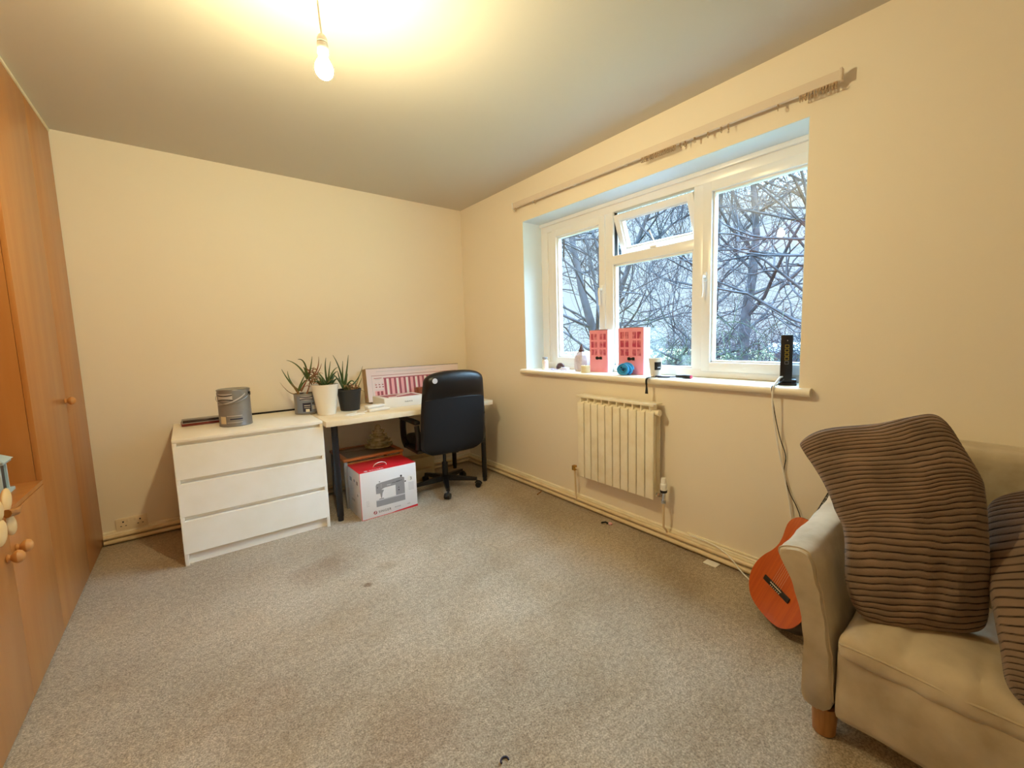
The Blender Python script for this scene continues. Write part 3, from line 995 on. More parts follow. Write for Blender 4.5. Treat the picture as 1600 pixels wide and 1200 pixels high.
# printed sewing machine
g_ = MB()
pr1 = [(.112, .075), (.330, .088), (.332, .150), (.300, .146), (.298, .132), (.205, .124), (.175, .126), (.112, .124)]
g_.prism([(.110, .078), (.333, .078), (.333, .124), (.110, .124)], front, 0, .0006, 0)
g_.prism([(.110, .124), (.333, .124), (.333, .134), (.262, .134), (.262, .131), (.110, .131)], front, 0, .0008, 1)
g_.prism([(.262, .130), (.333, .130), (.333, .262), (.310, .272), (.150, .262), (.118, .256), (.112, .242), (.112, .180), (.148, .178), (.150, .205), (.178, .216), (.262, .218)], front, 0, .0006, 0)
g_.prism([(.148, .140), (.153, .140), (.160, .178), (.172, .200), (.150, .206), (.142, .180)], front, 0, .0009, 0)
g_.prism([(.132, .133), (.168, .133), (.168, .137), (.132, .137)], front, 0, .001, 2)
for cx_, cz_, r_ in ((.142, .270, .004), (.309, .279, .008), (.124, .228, .004), (.286, .172, .005), (.286, .192, .004), (.340, .228, .006)):
    g_.prism([(cx_ + r_ * cos(2 * pi * k / 10), cz_ + r_ * sin(2 * pi * k / 10)) for k in range(10)], front, 0, .0011, 2)
for (x_, z_, w_, h_) in ((.235, .238, .060, .003), (.270, .243, .045, .003), (.196, .228, .03, .006), (.152, .222, .002, .03)):
    g_.prism([(x_, z_), (x_ + w_, z_), (x_ + w_, z_ + h_), (x_, z_ + h_)], front, 0, .0011, 1 if w_ < .04 else 2)
g_.build('machine_picture', ['grey_print', 'light_grey', 'dark_print'], sb, smooth=0)
# logo roundel + lettering
g_ = MB()
g_.prism([(.098 + .0135 * cos(2 * pi * k / 20), .038 + .0135 * sin(2 * pi * k / 20)) for k in range(20)], front, 0, .0006, 0)
g_.prism([(.092, .030), (.096, .030), (.104, .041), (.104, .046), (.098, .047), (.094, .045), (.100, .042), (.093, .035)], front, 0, .001, 1)
g_.build('logo', ['rose_stripe', 'paper'], sb, smooth=0)
RX = Matrix.Rotation(pi / 2, 4, 'X')
text_obj('SINGER', .026, 'dark_print', sb, Matrix.Translation((.122, -.0006, .029)) @ RX, space=1.15)
text_obj('PROMISE', .0125, 'grey_print', sb, Matrix.Translation((.246, -.0006, .036)) @ RX)
text_obj('1412', .0125, 'grey_print', sb, Matrix.Translation((.345, -.0006, .036)) @ RX)
# 3-year roundel and small print at the right
g_ = MB()
g_.prism([(.384 + .026 * cos(2 * pi * k / 24), .242 + .026 * sin(2 * pi * k / 24)) for k in range(24)], front, 0, .0005, 0)
g_.build('warranty_roundel', ['paper', 'light_grey'], sb, smooth=0)
g_ = MB()
for i in range(6):
    g_.prism([(.364, .150 + .011 * i), (.408, .150 + .011 * i), (.408, .154 + .011 * i), (.364, .154 + .011 * i)], front, 0, .0006, 1)
g_.build('feature_list', ['paper', 'light_grey'], sb, smooth=0)
g_ = MB()
for i in range(4):
    g_.prism([(.036, .10 + .012 * i), (.062 - .004 * (i % 2), .10 + .012 * i), (.062 - .004 * (i % 2), .103 + .012 * i), (.036, .103 + .012 * i)], front, 0, .0006, 1)
g_.build('small_print', ['paper', 'light_grey'], sb, smooth=0)
text_obj('3', .034, 'dark_print', sb, Matrix.Translation((.378, -.0014, .230)) @ RX)
# side print
def sidef(u, v, d): return Vector((-.0003 - d, u, v))
for (y_, z_, w_, h_) in ((.05, .26, .035, .028), (.12, .27, .03, .02), (.20, .26, .05, .03), (.06, .17, .02, .018), (.15, .12, .08, .004), (.15, .11, .08, .004)):
    MB().prism([(y_, z_), (y_ + w_, z_), (y_ + w_, z_ + h_), (y_, z_ + h_)], sidef, 0, .0006).build('side_print', 'grey_print', sb, smooth=0)
# top: slot, handle, lettering
MB().box(.145, .225, .105, .120, BH + .0010, BH + .0020, 0, .0004).build('handle_slot', 'dark_gap', sb)
MB().tube(bez((.135, .10, BH + .002), (.135, .085, BH + .045), (.235, .085, BH + .045), (.235, .10, BH + .002), 14), .0042, 8, flat=.5).build('carry_handle', 'white_gloss', sb)
text_obj('SINGER', .030, 'pale_pink', sb, Matrix.Translation((.08, .018, BH + .0014)), space=1.1)
g_ = MB()
g_.prism([(.055 + .013 * cos(2 * pi * k / 20), .029 + .013 * sin(2 * pi * k / 20)) for k in range(20)], lambda u, v, d: Vector((u, v, BH + .0012 + d)), 0, .0005)
g_.build('top_logo', 'pale_pink', sb, smooth=0)

# ------------------------------------------------------------------ small side table behind the box
tb = thing('side_table', 'low wooden side table with a grey tiled top under the desk', 'side table', (1.400, -.515, 0))
tw, td, tz = .485, .435, .402
b = MB()
b.box(0, tw, 0, .040, tz - .020, tz, 0, .003)
b.box(0, tw, td - .04, td, tz - .020, tz, 0, .003)
b.box(0, .040, .040, td - .04, tz - .020, tz, 0, .003)
b.box(tw - .04, tw, .040, td - .04, tz - .020, tz, 0, .003)
b.build('top_frame', 'wood_frame', tb)
MB().box(.040, tw - .04, .040, td - .04, tz - .016, tz - .003, 0, .001).build('tile_inset', 'glass_tile', tb)
MB().box(.02, tw - .02, .012, .030, tz - .058, tz - .034, 0, .004).build('cross_rail', 'wood_frame', tb)
MB().box(.02, tw - .02, td - .030, td - .012, tz - .058, tz - .034, 0, .004).build('cross_rail', 'wood_frame', tb)
for lx, ly in ((.006, .008), (tw - .030, .008), (.006, td - .032), (tw - .030, td - .032)):
    MB().box(lx, lx + .024, ly, ly + .024, 0, tz - .020, 0, .003).build('leg', 'grey_print' if lx < .1 else 'wood_frame', tb)

# tiered ceramic ornament on the side table
tf = thing('tiered_ornament', 'cream-green ceramic ornament of stacked bowls on the small side table', 'ornament', (1.765, -.255, tz + .0003))
z = 0.0
prev = 0
for R_, h_ in ((.118, .040), (.098, .042), (.074, .040), (.052, .036)):
    prof = [(0, z), (R_ * .80, z), (R_ * .98, z + .006), (R_, z + .014), (R_ * .97, z + .018), (R_ * .72, z + .016), (R_ * .60, z + .022), (R_ * .56, z + h_), (0, z + h_)]
    b = MB(); b.lathe(prof, n=36)
    for k in range(9):      # little scalloped lips
        q = 2 * pi * k / 9 + z * 9
        b.tube([(R_ * .85 * cos(q - .12), R_ * .85 * sin(q - .12), z + .018), (R_ * .98 * cos(q), R_ * .98 * sin(q), z + .024), (R_ * .85 * cos(q + .12), R_ * .85 * sin(q + .12), z + .018)], .006, 6)
    b.build('bowl', 'glaze', tf)
    z += h_
MB().lathe([(0, z), (.020, z), (.027, z + .012), (.022, z + .026), (.012, z + .036), (0, z + .040)], n=20).build('finial', 'glaze', tf)

# dusty boards on the floor by the back wall, behind the chair
tag(MB().box(1.985, 2.30, -.070, -.22, .0, .205, 0, .004).build('storage_box', 'board'), 'dusty cream box on the carpet behind the chair base', 'box')
tag(MB().box(2.02, 2.26, -.225, -.285, .0, .105, 0, .004).build('storage_box', 'board'), 'lower cream box in front of the dusty box behind the chair base', 'box')

# cable bundle hanging at the back of the desk leg
cb = thing('cable_bundle', 'tangle of black cables hanging behind the left desk leg', 'cables', (1.275, -.30, 0))
random.seed(11)
for k in range(5):
    x = random.uniform(-.02, .03); y = random.uniform(-.1, .15)
    pts = [(x, y, DZ - .045)] + [(x + random.uniform(-.025, .025), y + random.uniform(-.04, .04), z_) for z_ in (.55, .40, .22, .08)] + [(x + .02, y + .02, .006)]
    MB().tube(spline(pts), .0045, 6).build('cable', 'cord_black', cb)

# ------------------------------------------------------------------ things on the chest
def tin(name, label, loc, R_, h_, rz, big):
    t = thing(name, label, 'paint tin', loc, rz, None)
    b = MB()
    b.lathe([(0, .001), (R_ * .97, .001), (R_ * 1.0, .004), (R_ * 1.0, .008), (R_ * .985, .011), (R_ * .985, h_ - .012), (R_ * 1.0, h_ - .008), (R_ * 1.015, h_ - .003), (R_ * 1.0, h_), (R_ * .95, h_), (R_ * .93, h_ - .004)], n=48)
    b.build('body', 'tin', t)
    return t
def wrap_patch(t, R_, a0, a1, z0, z1, m, name, off=.0006, curve=None):
    b = MB()
    def f(u, v):
        a = a0 + (a1 - a0) * u
        zb, zt_ = (z0, z1) if curve is None else curve(u)
        zz = zb + (zt_ - zb) * v
        return ((R_ + off) * cos(a), (R_ + off) * sin(a), zz)
    b.grid(f, 16, 2)
    b.grid(lambda u, v: tuple(Vector(f(u, v)) * 1.0 - Vector((cos(a0 + (a1 - a0) * u), sin(a0 + (a1 - a0) * u), 0)) * .0004), 16, 2)
    return b.build(name, m, t, smooth=60)
R1, H1 = .0935, .250
fa = math.atan2(-4.05 + .45, .525 - .75)          # the printed side faces the room
t1 = tin('paint_tin', 'large grey paint tin with a wire handle standing on the chest of drawers', (.752, -.450, CH + .0005), R1, H1, 0, True)
Rb = R1 * .985
MB().lathe([(0, H1 - .004), (R1 * .90, H1 - .004), (R1 * .93, H1 - .001), (R1 * .955, H1 + .002), (R1 * .94, H1 + .003), (R1 * .88, H1 - .002), (0, H1 - .002)], n=48).build('lid', 'tin_rim', t1)
wrap_patch(t1, Rb, fa - 1.15, fa - .10, .178, .224, 'light_grey', 'name_panel')
wrap_patch(t1, Rb, fa - 1.20, fa - .10, .205, .214, 'dark_print', 'name_bar', .0012, lambda u: (.212 - .012 * u * (1 - u) * 2, .219 - .010 * u * (1 - u) * 2))
wrap_patch(t1, Rb, fa - 1.20, fa - .08, .170, .176, 'dark_print', 'lower_bar', .0012, lambda u: (.176 + .010 * u * (1 - u) * 2, .183 + .012 * u * (1 - u) * 2))
wrap_patch(t1, Rb, fa - 1.05, fa - .62, .022, .072, 'cream_sticker', 'colour_sticker', .001)
wrap_patch(t1, Rb, fa - .35, fa + .42, .048, .056, 'navy', 'print_line', .001)
wrap_patch(t1, Rb, fa - .55, fa + .40, .072, .076, 'light_grey', 'print_line', .001)
wrap_patch(t1, Rb, fa - .55, fa + .40, .028, .031, 'light_grey', 'print_line', .001)
wrap_patch(t1, Rb, fa - 1.25, fa + .75, 0, 0, 'light_grey', 'print_curve', .001, lambda u: (.150 + .065 * u ** 2.2, .156 + .068 * u ** 2.2))
ha = fa + 1.15
for s_ in (0, pi):
    q = ha + s_
    MB().box(-.011, .011, -.004, .004, -.014, .012, 0, .003).build('handle_lug', 'black_plastic', t1, loc=(Rb * cos(q) * 1.04, Rb * sin(q) * 1.04, .218)).rotation_euler = (0, 0, q + pi / 2)
hp = []
for k in range(25):
    q = ha - pi * k / 24
    hp.append(((Rb + .006) * cos(q), (Rb + .006) * sin(q), .218 - .062 * sin(pi * k / 24)))
MB().tube(hp, .0018, 6).build('wire_handle', 'tin_rim', t1)

R2, H2 = .0815, .160
t2 = tin('paint_tin', 'smaller grey paint tin with a dark blue label, used as a plant pot', (1.2155, -.285, CH + .0005), R2, H2, 0, False)
Rb = R2 * .985
f2 = math.atan2(-4.05 + .285, .525 - 1.215)
wrap_patch(t2, Rb, f2 - .85, f2 + 1.35, .012, H2 - .016, 'tin_blue', 'wrap_label', .0004)
wrap_patch(t2, Rb, f2 - .50, f2 + .60, .112, .142, 'light_grey', 'name_panel', .0010)
wrap_patch(t2, Rb, f2 - .52, f2 + .62, 0, 0, 'navy', 'name_bar', .0016, lambda u: (.134 - .010 * u * (1 - u) * 2, .141 - .008 * u * (1 - u) * 2))
wrap_patch(t2, Rb, f2 - .52, f2 + .62, 0, 0, 'navy', 'name_bar', .0016, lambda u: (.112 + .008 * u * (1 - u) * 2, .119 + .010 * u * (1 - u) * 2))
wrap_patch(t2, Rb, f2 - .30, f2 + .42, .022, .090, 'navy', 'dark_label', .0010)
wrap_patch(t2, Rb, f2 - .18, f2 + .34, .066, .072, 'light_grey', 'label_line', .0016)
wrap_patch(t2, Rb, f2 - .18, f2 + .34, .052, .056, 'light_grey', 'label_line', .0016)
wrap_patch(t2, Rb, f2 - .06, f2 + .26, .020, .042, 'paper', 'white_roundel', .0020)
wrap_patch(t2, Rb, f2 + .52, f2 + .72, .078, .088, 'dark_print', 'volume_mark', .0012)
wrap_patch(t2, Rb, f2 + .52, f2 + 1.0, .035, .066, 'light_grey', 'fine_print', .0012)
MB().lathe([(0, H2 - .014), (R2 * .93, H2 - .014)], n=32).build('soil', 'soil', t2)

# red-brown flat case lying on the chest
pc = thing('flat_case', 'flat dark red glasses-like case with a clear lid on the chest', 'case', (.575, -.20, CH + .0005), radians(4))
b = MB().box(-.115, .130, -.055, .055, 0, .020, 0, .004).build('base', 'pen_red', pc)
MB().box(-.108, .134, -.058, .052, .020, .040, 0, .005).build('lid', 'pen_dark', pc)
MB().box(-.112, .132, -.0595, -.0580, .019, .022, 0, .0005).build('rim', 'light_grey', pc)

# ------------------------------------------------------------------ plants
def leaf(b, p0, p3, bow, r, mi=0, n=9, twist=0):
    """a fleshy tapering leaf from p0 to the tip p3; bow pushes the middle"""
    p0, p3, bow = Vector(p0), Vector(p3), Vector(bow)
    p1 = p0 + (p3 - p0) * .33 + bow
    p2 = p0 + (p3 - p0) * .68 + bow * .9
    pts = bez(p0, p1, p2, p3, n)
    rs = [r * (1.0 if i < 2 else (1 - (i - 1) / (n - .6)) ** .75 + .03) for i in range(n + 1)]
    b.tube(pts, rs, 8, mi, flat=.5)
def plant(name, label, loc, leaves, pot_parent=None):
    t = pot_parent or thing(name, label, 'potted plant', loc)
    for (p0, p3, bow, r, m) in leaves:
        b = MB()
        leaf(b, p0, p3, bow, r * 1.22)
        o = b.build('leaf', m, t, smooth=60)
    return t
# aloe in the smaller tin: its own plant, top-level
O1 = Vector((1.2155, -.285, .925))
def rel(L, O): return [(Vector(a) - O, Vector(b_) - O, Vector(c), r, m) for a, b_, c, r, m in L]
y = -.285
st = (1.178, -.275, .960)
st2 = (1.222, -.265, 1.02)
L1 = [((1.17, -.28, .93), (1.160, -.278, .985), (0, 0, 0), .017, 'aloe_straw'),
      ((1.168, -.28, .970), (1.068, -.300, 1.139), (-.004, 0, -.022), .0125, 'aloe'), ((1.166, -.27, .965), (1.118, -.22, 1.118), (-.02, 0, .0), .011, 'aloe'),
      ((1.170, -.29, .965), (1.215, -.33, 1.085), (.0, 0, .01), .012, 'aloe'), ((1.172, -.27, .96), (1.245, -.25, 1.045), (.0, 0, .018), .012, 'aloe'),
      ((1.165, -.28, .955), (1.110, -.33, 1.03), (0, 0, .015), .010, 'aloe_straw'), ((1.150, -.29, .945), (1.050, -.30, 1.040), (.006, 0, -.045), .006, 'aloe_straw'),
      ((1.19, -.26, .955), (1.245, -.265, 1.055), (0, 0, -.006), .014, 'aloe_dry'),
      ((1.240, -.265, 1.050), (1.110, -.27, 1.205), (.012, 0, .040), .0125, 'aloe'), ((1.243, -.265, 1.050), (1.196, -.22, 1.206), (.022, 0, .065), .0125, 'aloe'),
      ((1.246, -.265, 1.050), (1.283, -.29, 1.226), (.004, 0, -.01), .0130, 'aloe'), ((1.250, -.270, 1.050), (1.334, -.27, 1.222), (.030, 0, -.03), .0120, 'aloe_dry'),
      ((1.250, -.265, 1.045), (1.356, -.25, 1.165), (.02, 0, -.02), .0095, 'aloe_dry'), ((1.248, -.28, 1.05), (1.205, -.36, 1.150), (0, 0, .02), .0115, 'aloe')]
random.seed(5)
for k in range(42):
    q = random.uniform(0, 2 * pi); d = random.uniform(.03, .075)
    c0 = Vector((1.275 + random.uniform(-.035, .04), -.265 + random.uniform(-.03, .03), random.uniform(.985, 1.12)))
    L1.append((c0, c0 + Vector((d * cos(q), d * sin(q) * .7, random.uniform(-.03, .045))), (0, 0, .012), random.uniform(.004, .007), random.choice(['aloe_dry', 'aloe_dry', 'aloe_straw'])))
L1.append(((1.225, -.27, .925), (1.262, -.265, 1.06), (.01, 0, 0), .009, 'aloe_dry'))
a1 = thing('aloe_plant', 'spiky aloe with dry reddish leaves growing out of the smaller paint tin', 'potted plant', O1)
plant('', '', None, rel(L1, O1), a1)
# white pot
wp = thing('potted_aloe', 'green aloe in a tall white ceramic pot on the desk', 'potted plant', (1.325, -.440, DZ + .0005))
pb, ptp, ph = .0615, .097, .236
MB().lathe([(0, 0), (pb, 0), (pb + .002, .004), (ptp - .001, ph - .004), (ptp, ph), (ptp - .005, ph + .001), (ptp - .007, ph - .03), (0, ph - .03)], n=48).build('pot', 'pot_white', wp)
MB().lathe([(0, ph - .020), (ptp - .010, ph - .022)], n=32).build('soil', 'soil', wp)
O2 = Vector((1.325, -.440, DZ))
L2 = [((1.350, -.44, 1.00), (1.352, -.42, 1.215), (-.016, 0, .01), .0135, 'aloe_dark'), ((1.352, -.44, 1.00), (1.376, -.45, 1.188), (-.006, 0, 0), .012, 'aloe'),
      ((1.345, -.44, 1.00), (1.440, -.40, 1.135), (.0, 0, .045), .012, 'aloe'), ((1.350, -.43, 1.00), (1.410, -.50, 1.110), (0, 0, .03), .013, 'aloe_dark'),
      ((1.34, -.44, 1.0), (1.295, -.38, 1.11), (0, 0, .012), .011, 'aloe'), ((1.36, -.44, 1.0), (1.425, -.36, 1.06), (0, 0, .03), .014, 'aloe_dark'),
      ((1.37, -.45, 1.0), (1.430, -.47, 1.045), (0, 0, .03), .013, 'aloe_dark')]
for k in range(30):
    q = 2 * pi * k / 30 + random.uniform(-.1, .1); d = random.uniform(.035, .085)
    cx_ = 1.315 + .035 * cos(q) * random.random() + .01
    L2.append(((cx_, -.44 + .035 * sin(q), .995), (min(cx_ + d * cos(q), 1.42), -.44 + d * sin(q), random.uniform(1.01, 1.085)), (0, 0, random.uniform(.012, .035)), random.uniform(.006, .010), random.choice(['aloe', 'aloe', 'aloe_dark', 'aloe_straw'])))
plant('', '', None, rel(L2, O2), wp)
# black pot
bp_ = thing('potted_aloe', 'green aloe in a black tapered plastic pot on the desk', 'potted plant', (1.520, -.360, DZ + .0005))
pb, ptp, ph = .0700, .0925, .175
b = MB()
prof = [(0, 0), (pb, 0), (pb + .002, .003), (ptp - .002, ph - .016), (ptp + .001, ph - .014), (ptp + .001, ph), (ptp - .004, ph), (ptp - .006, ph - .03), (0, ph - .03)]
b.lathe(prof, n=48)
b.build('pot', 'pot_black', bp_)
MB().lathe([(0, ph - .018), (ptp - .008, ph - .020)], n=32).build('soil', 'soil', bp_)
O3 = Vector((1.520, -.360, DZ))
L3 = [((1.475, -.36, .955), (1.420, -.35, 1.232), (.024, 0, .01), .0140, 'aloe_dark'), ((1.480, -.36, .955), (1.483, -.38, 1.182), (-.006, 0, .0), .0125, 'aloe'),
      ((1.482, -.36, .955), (1.531, -.37, 1.228), (.004, 0, -.006), .0150, 'aloe_dark'), ((1.490, -.36, .965), (1.640, -.36, 1.130), (.020, 0, -.055), .0110, 'aloe_dark'),
      ((1.475, -.36, .960), (1.430, -.42, 1.105), (-.008, 0, .018), .0130, 'aloe_dark'), ((1.478, -.35, .960), (1.395, -.33, 1.09), (0, 0, .035), .0120, 'aloe_dark'),
      ((1.49, -.38, .955), (1.560, -.42, .975), (.01, 0, .075), .0105, 'aloe_dark'), ((1.565, -.36, .940), (1.605, -.37, 1.045), (.004, 0, .01), .006, 'aloe_straw'),
      ((1.575, -.37, .940), (1.655, -.38, .900), (.0, -.01, .012), .006, 'aloe_straw'), ((1.58, -.36, .94), (1.635, -.33, 1.03), (.004, 0, 0), .005, 'aloe'),
      ((1.49, -.36, .95), (1.50, -.43, 1.08), (0, 0, .01), .012, 'aloe')]
for k in range(26):
    q = random.uniform(0, 2 * pi); d = random.uniform(.03, .075)
    c0 = Vector((1.535 + random.uniform(-.05, .045), -.365 + random.uniform(-.04, .04), .945))
    L3.append((c0, c0 + Vector((d * cos(q), d * sin(q), random.uniform(-.0, .06))), (0, 0, random.uniform(.01, .04)), random.uniform(.004, .0075), random.choice(['aloe_straw', 'aloe', 'aloe_dry', 'aloe_straw'])))
plant('', '', None, rel(L3, O3), bp_)

# ------------------------------------------------------------------ things on the desk
# keyboard box leaning on the wall
kx0, kx1 = 1.735, 2.660
lean = Matrix.Rotation(radians(-6), 4, 'X')
kb = thing('keyboard_box', 'long flat box printed with a pink striped keyboard, propped on the desk against the wall', 'box', (kx0, -.150, DZ + .0125))
kb.rotation_euler = (radians(-7), 0, 0)
kw, kh, kd = kx1 - kx0, .305, .100
MB().box(0, kw, 0, kd, 0, kh, 0, .002).build('carton', ['card_edge'], kb)
def kf(u, v, d): return Vector((u, -.0004 - d, v))
def rects(lst, fr, name, mats, parent):
    b = MB()
    for (u0, v0, u1, v1, d, mi) in lst:
        b.prism([(u0, v0), (u1, v0), (u1, v1), (u0, v1)], fr, 0, d, mi)
    return b.build(name, mats, parent, smooth=0)
L = [(.002, .002, kw - .002, kh - .002, .0006, 0), (.0, kh - .004, kw, kh, .001, 4), (.045, kh - .070, kw - .03, kh - .0665, .0012, 2), (.09, kh - .034, kw - .25, kh - .030, .0012, 3), (.25, kh - .044, kw - .35, kh - .041, .0012, 3)]
L += [(.045, .025, .0475, kh - .07, .0012, 3)]
L += [(.065, kh - .095, .135, kh - .090, .0012, 2), (.075, kh - .106, .118, kh - .102, .0012, 3)]
k0, k1 = .155, .66
nk = 22
L += [(k0 - .006, .040, k1 + .004, .215, .0008, 1)]
for i in range(nk):
    u0 = k0 + (k1 - k0) * i / nk
    ww = (k1 - k0) / nk
    if i % 2 == 0: L.append((u0, .045, u0 + ww * .82, .211, .0014, 2))
    elif i % 4 == 1: L.append((u0, .045, u0 + ww * .7, .211, .0014, 5))
L += [(k0 - .006, .205, k1 + .004, .213, .0016, 2)]
for i in range(3):
    L += [(.072 + i * .030, .150, .086 + i * .030, .158, .0014, 2), (.074 + i * .030, .128, .088 + i * .030, .137, .0014, 2), (.070 + i * .030, .165, .080 + i * .030, .170, .0014, 3)]
L += [(.084, .050, .104, .092, .0014, 2), (.116, .050, .136, .092, .0014, 2), (.066, .045, .145, .098, .001, 1), (.070, .105, .145, .108, .0014, 3)]
rects(L, kf, 'front_print', ['pale_pink', 'pink_stripe', 'rose_stripe', 'light_grey', 'dark_print', 'paper'], kb)
MB().box(-.0008, .0, .035, .055, .045, .065).build('side_mark', 'rose_stripe', kb)

# white laptop box
lb = thing('laptop_box', 'flat white laptop box with a dark picture on its lid, on the desk', 'box', (1.742, -.530, DZ + .0005), radians(2))
lw, ld_, lh = .365, .265, .082
MB().box(0, lw, 0, ld_, 0, lh, 0, .002).build('carton', 'white_gloss', lb)
def lt(u, v, d): return Vector((u, v, lh + d))
b = MB()
b.prism([(.045, .030), (.325, .030), (.325, .215), (.045, .215)], lt, 0, .0007, 0)
b.prism([(.16, .10), (.30, .17), (.322, .215), (.20, .19), (.15, .13)], lt, 0, .0011, 1)
b.prism([(.05, .03), (.12, .03), (.14, .075), (.07, .09)], lt, 0, .0011, 1)
b.build('lid_picture', ['rose_stripe', 'pale_pink'], lb, smooth=0)
text_obj('MacBook Air', .0135, 'dark_print', lb, Matrix.Translation((.175, -.0006, .036)) @ RX)

# small brown box behind the chair on the desk
bb = thing('brown_box', 'small brown wooden box on the desk behind the chair back', 'box', (2.145, -.295, DZ + .0005))
MB().box(0, .13, 0, .09, 0, .10, 0, .003).build('body', 'brown', bb)
MB().box(-.003, .133, -.003, .093, .10, .118, 0, .003).build('lid', 'brown', bb)
MB().box(.055, .075, -.006, -.002, .09, .108, 0, .001).build('clasp', 'brass', bb)

# white power strip / chargers
ch1 = thing('power_bank', 'slim white charger block lying on top of another near the desk front', 'charger', (1.655, -.545, DZ + .0265), radians(9))
MB().box(-.072, .075, -.034, .034, 0, .022, 0, .009, 3).build('body', 'white_gloss', ch1)
ch2 = thing('power_strip', 'white rounded power block with cable flat on the desk', 'power block', (1.665, -.565, DZ + .0005), radians(7))
MB().box(-.080, .095, -.045, .045, 0, .025, 0, .010, 3).build('body', 'white_gloss', ch2)
MB().tube(spline([(-.078, -.01, .012), (-.11, -.02, .008), (-.14, .01, .006), (-.15, .035, .0055), (-.19, -.01, .0055), (-.24, -.03, .0055), (-.275, -.06, .0055)]), .004, 8).build('cable', 'cord_white', ch2)
t_ = tag(MB().tube(spline([(1.40, -.66, DZ + .0045), (1.44, -.675, DZ + .0045), (1.49, -.655, DZ + .0045), (1.53, -.67, DZ + .0045), (1.545, -.64, DZ + .0045), (1.50, -.625, DZ + .0045)]), .0042, 8).build('white_cable', 'cord_white'), 'short white cable curled on the desk in front of the black pot', 'cable')

# ------------------------------------------------------------------ sofa
SY0, SY1 = -3.690, -4.98        # inner faces of the arms
SXF, SXB = 2.000, 2.775
sf = thing('sofa', 'beige suede two-seat sofa with flared arms and short wooden legs', 'sofa', (0, 0, 0))
def wrinkle(p, a, s, seed=0):
    v = Vector((p.x * s, p.y * s, p.z * s)) + Vector((seed, 0, 0))
    return a * (noise.noise(v) + .5 * noise.noise(v * 2.3))
# base
def basef(p):
    q = p.copy()
    if p.x < SXF + .03:
        q.x += wrinkle(p, .009, 6) + .004 * sin(p.z * 40 + p.y * 9) * .4
    return q
MB().soft(((SXF + SXB) / 2 + .002, (SY0 + SY1) / 2, .2145), ((SXB - SXF) / 2, (SY0 - SY1) / 2 - .001, .1245), .022, (24, 50, 10), basef).build('base', 'sofa', sf, weld=True, smooth=60)
# seat cushion
def seatfn(p):
    q = p.copy()
    cy = (p.y - SY1) / (SY0 - SY1)
    cxx = (p.x - SXF) / .52
    if p.z > .33:
        dome = max(0, 1 - (2 * cy - 1) ** 4) * max(0, 1 - (2 * cxx - 1) ** 4)
        q.z += .050 * dome ** .6
        # radiating creases from the front seam
        cr_ = max(0, 1 - abs(p.x - SXF - .05) / .22)
        q.z -= .013 * cr_ * max(0, sin(p.y * 34 + 1.2 * noise.noise(Vector((p.y * 4, p.x * 3, 1))) * 3)) ** 6
        q.z += wrinkle(p, .008, 7, 3) + .003 * noise.noise(Vector((p.x * 25, p.y * 25, 3)))
    if p.x < SXF + .04:
        q.x -= .006 * sin(pi * min(1, max(0, (p.z - .28) / .10)))
        q.x += wrinkle(p, .008, 9, 5)
    return q
MB().soft((SXF + .29, (SY0 + SY1) / 2, .344), (.290, (SY0 - SY1) / 2 - .004, .036), .030, (36, 90, 8), seatfn).build('seat_cushion', 'sofa', sf, weld=True, smooth=60)
MB().tube([(SXF - .0015 + wrinkle(Vector((SXF, y_, .36)), .004, 9, 5), y_, .362 + .002 * sin(y_ * 21)) for y_ in [SY0 - .012 - (SY0 - SY1 - .024) * k / 60 for k in range(61)]], .0035, 6).build('piping', 'sofa', bpy.data.objects['seat_cushion'])
# backrest
def backrestf(p):
    q = p.copy()
    t = (p.z - .30) / .60
    q.x += (.085 * t + wrinkle(p, .006, 5, 9)) * (2.826 - p.x) / .296
    return q
MB().soft((2.678, (SY0 + SY1) / 2, .595), (.148, (SY0 - SY1) / 2 + .045, .305), .035, (8, 50, 24), backrestf).build('backrest', 'sofa', sf, weld=True, smooth=60)
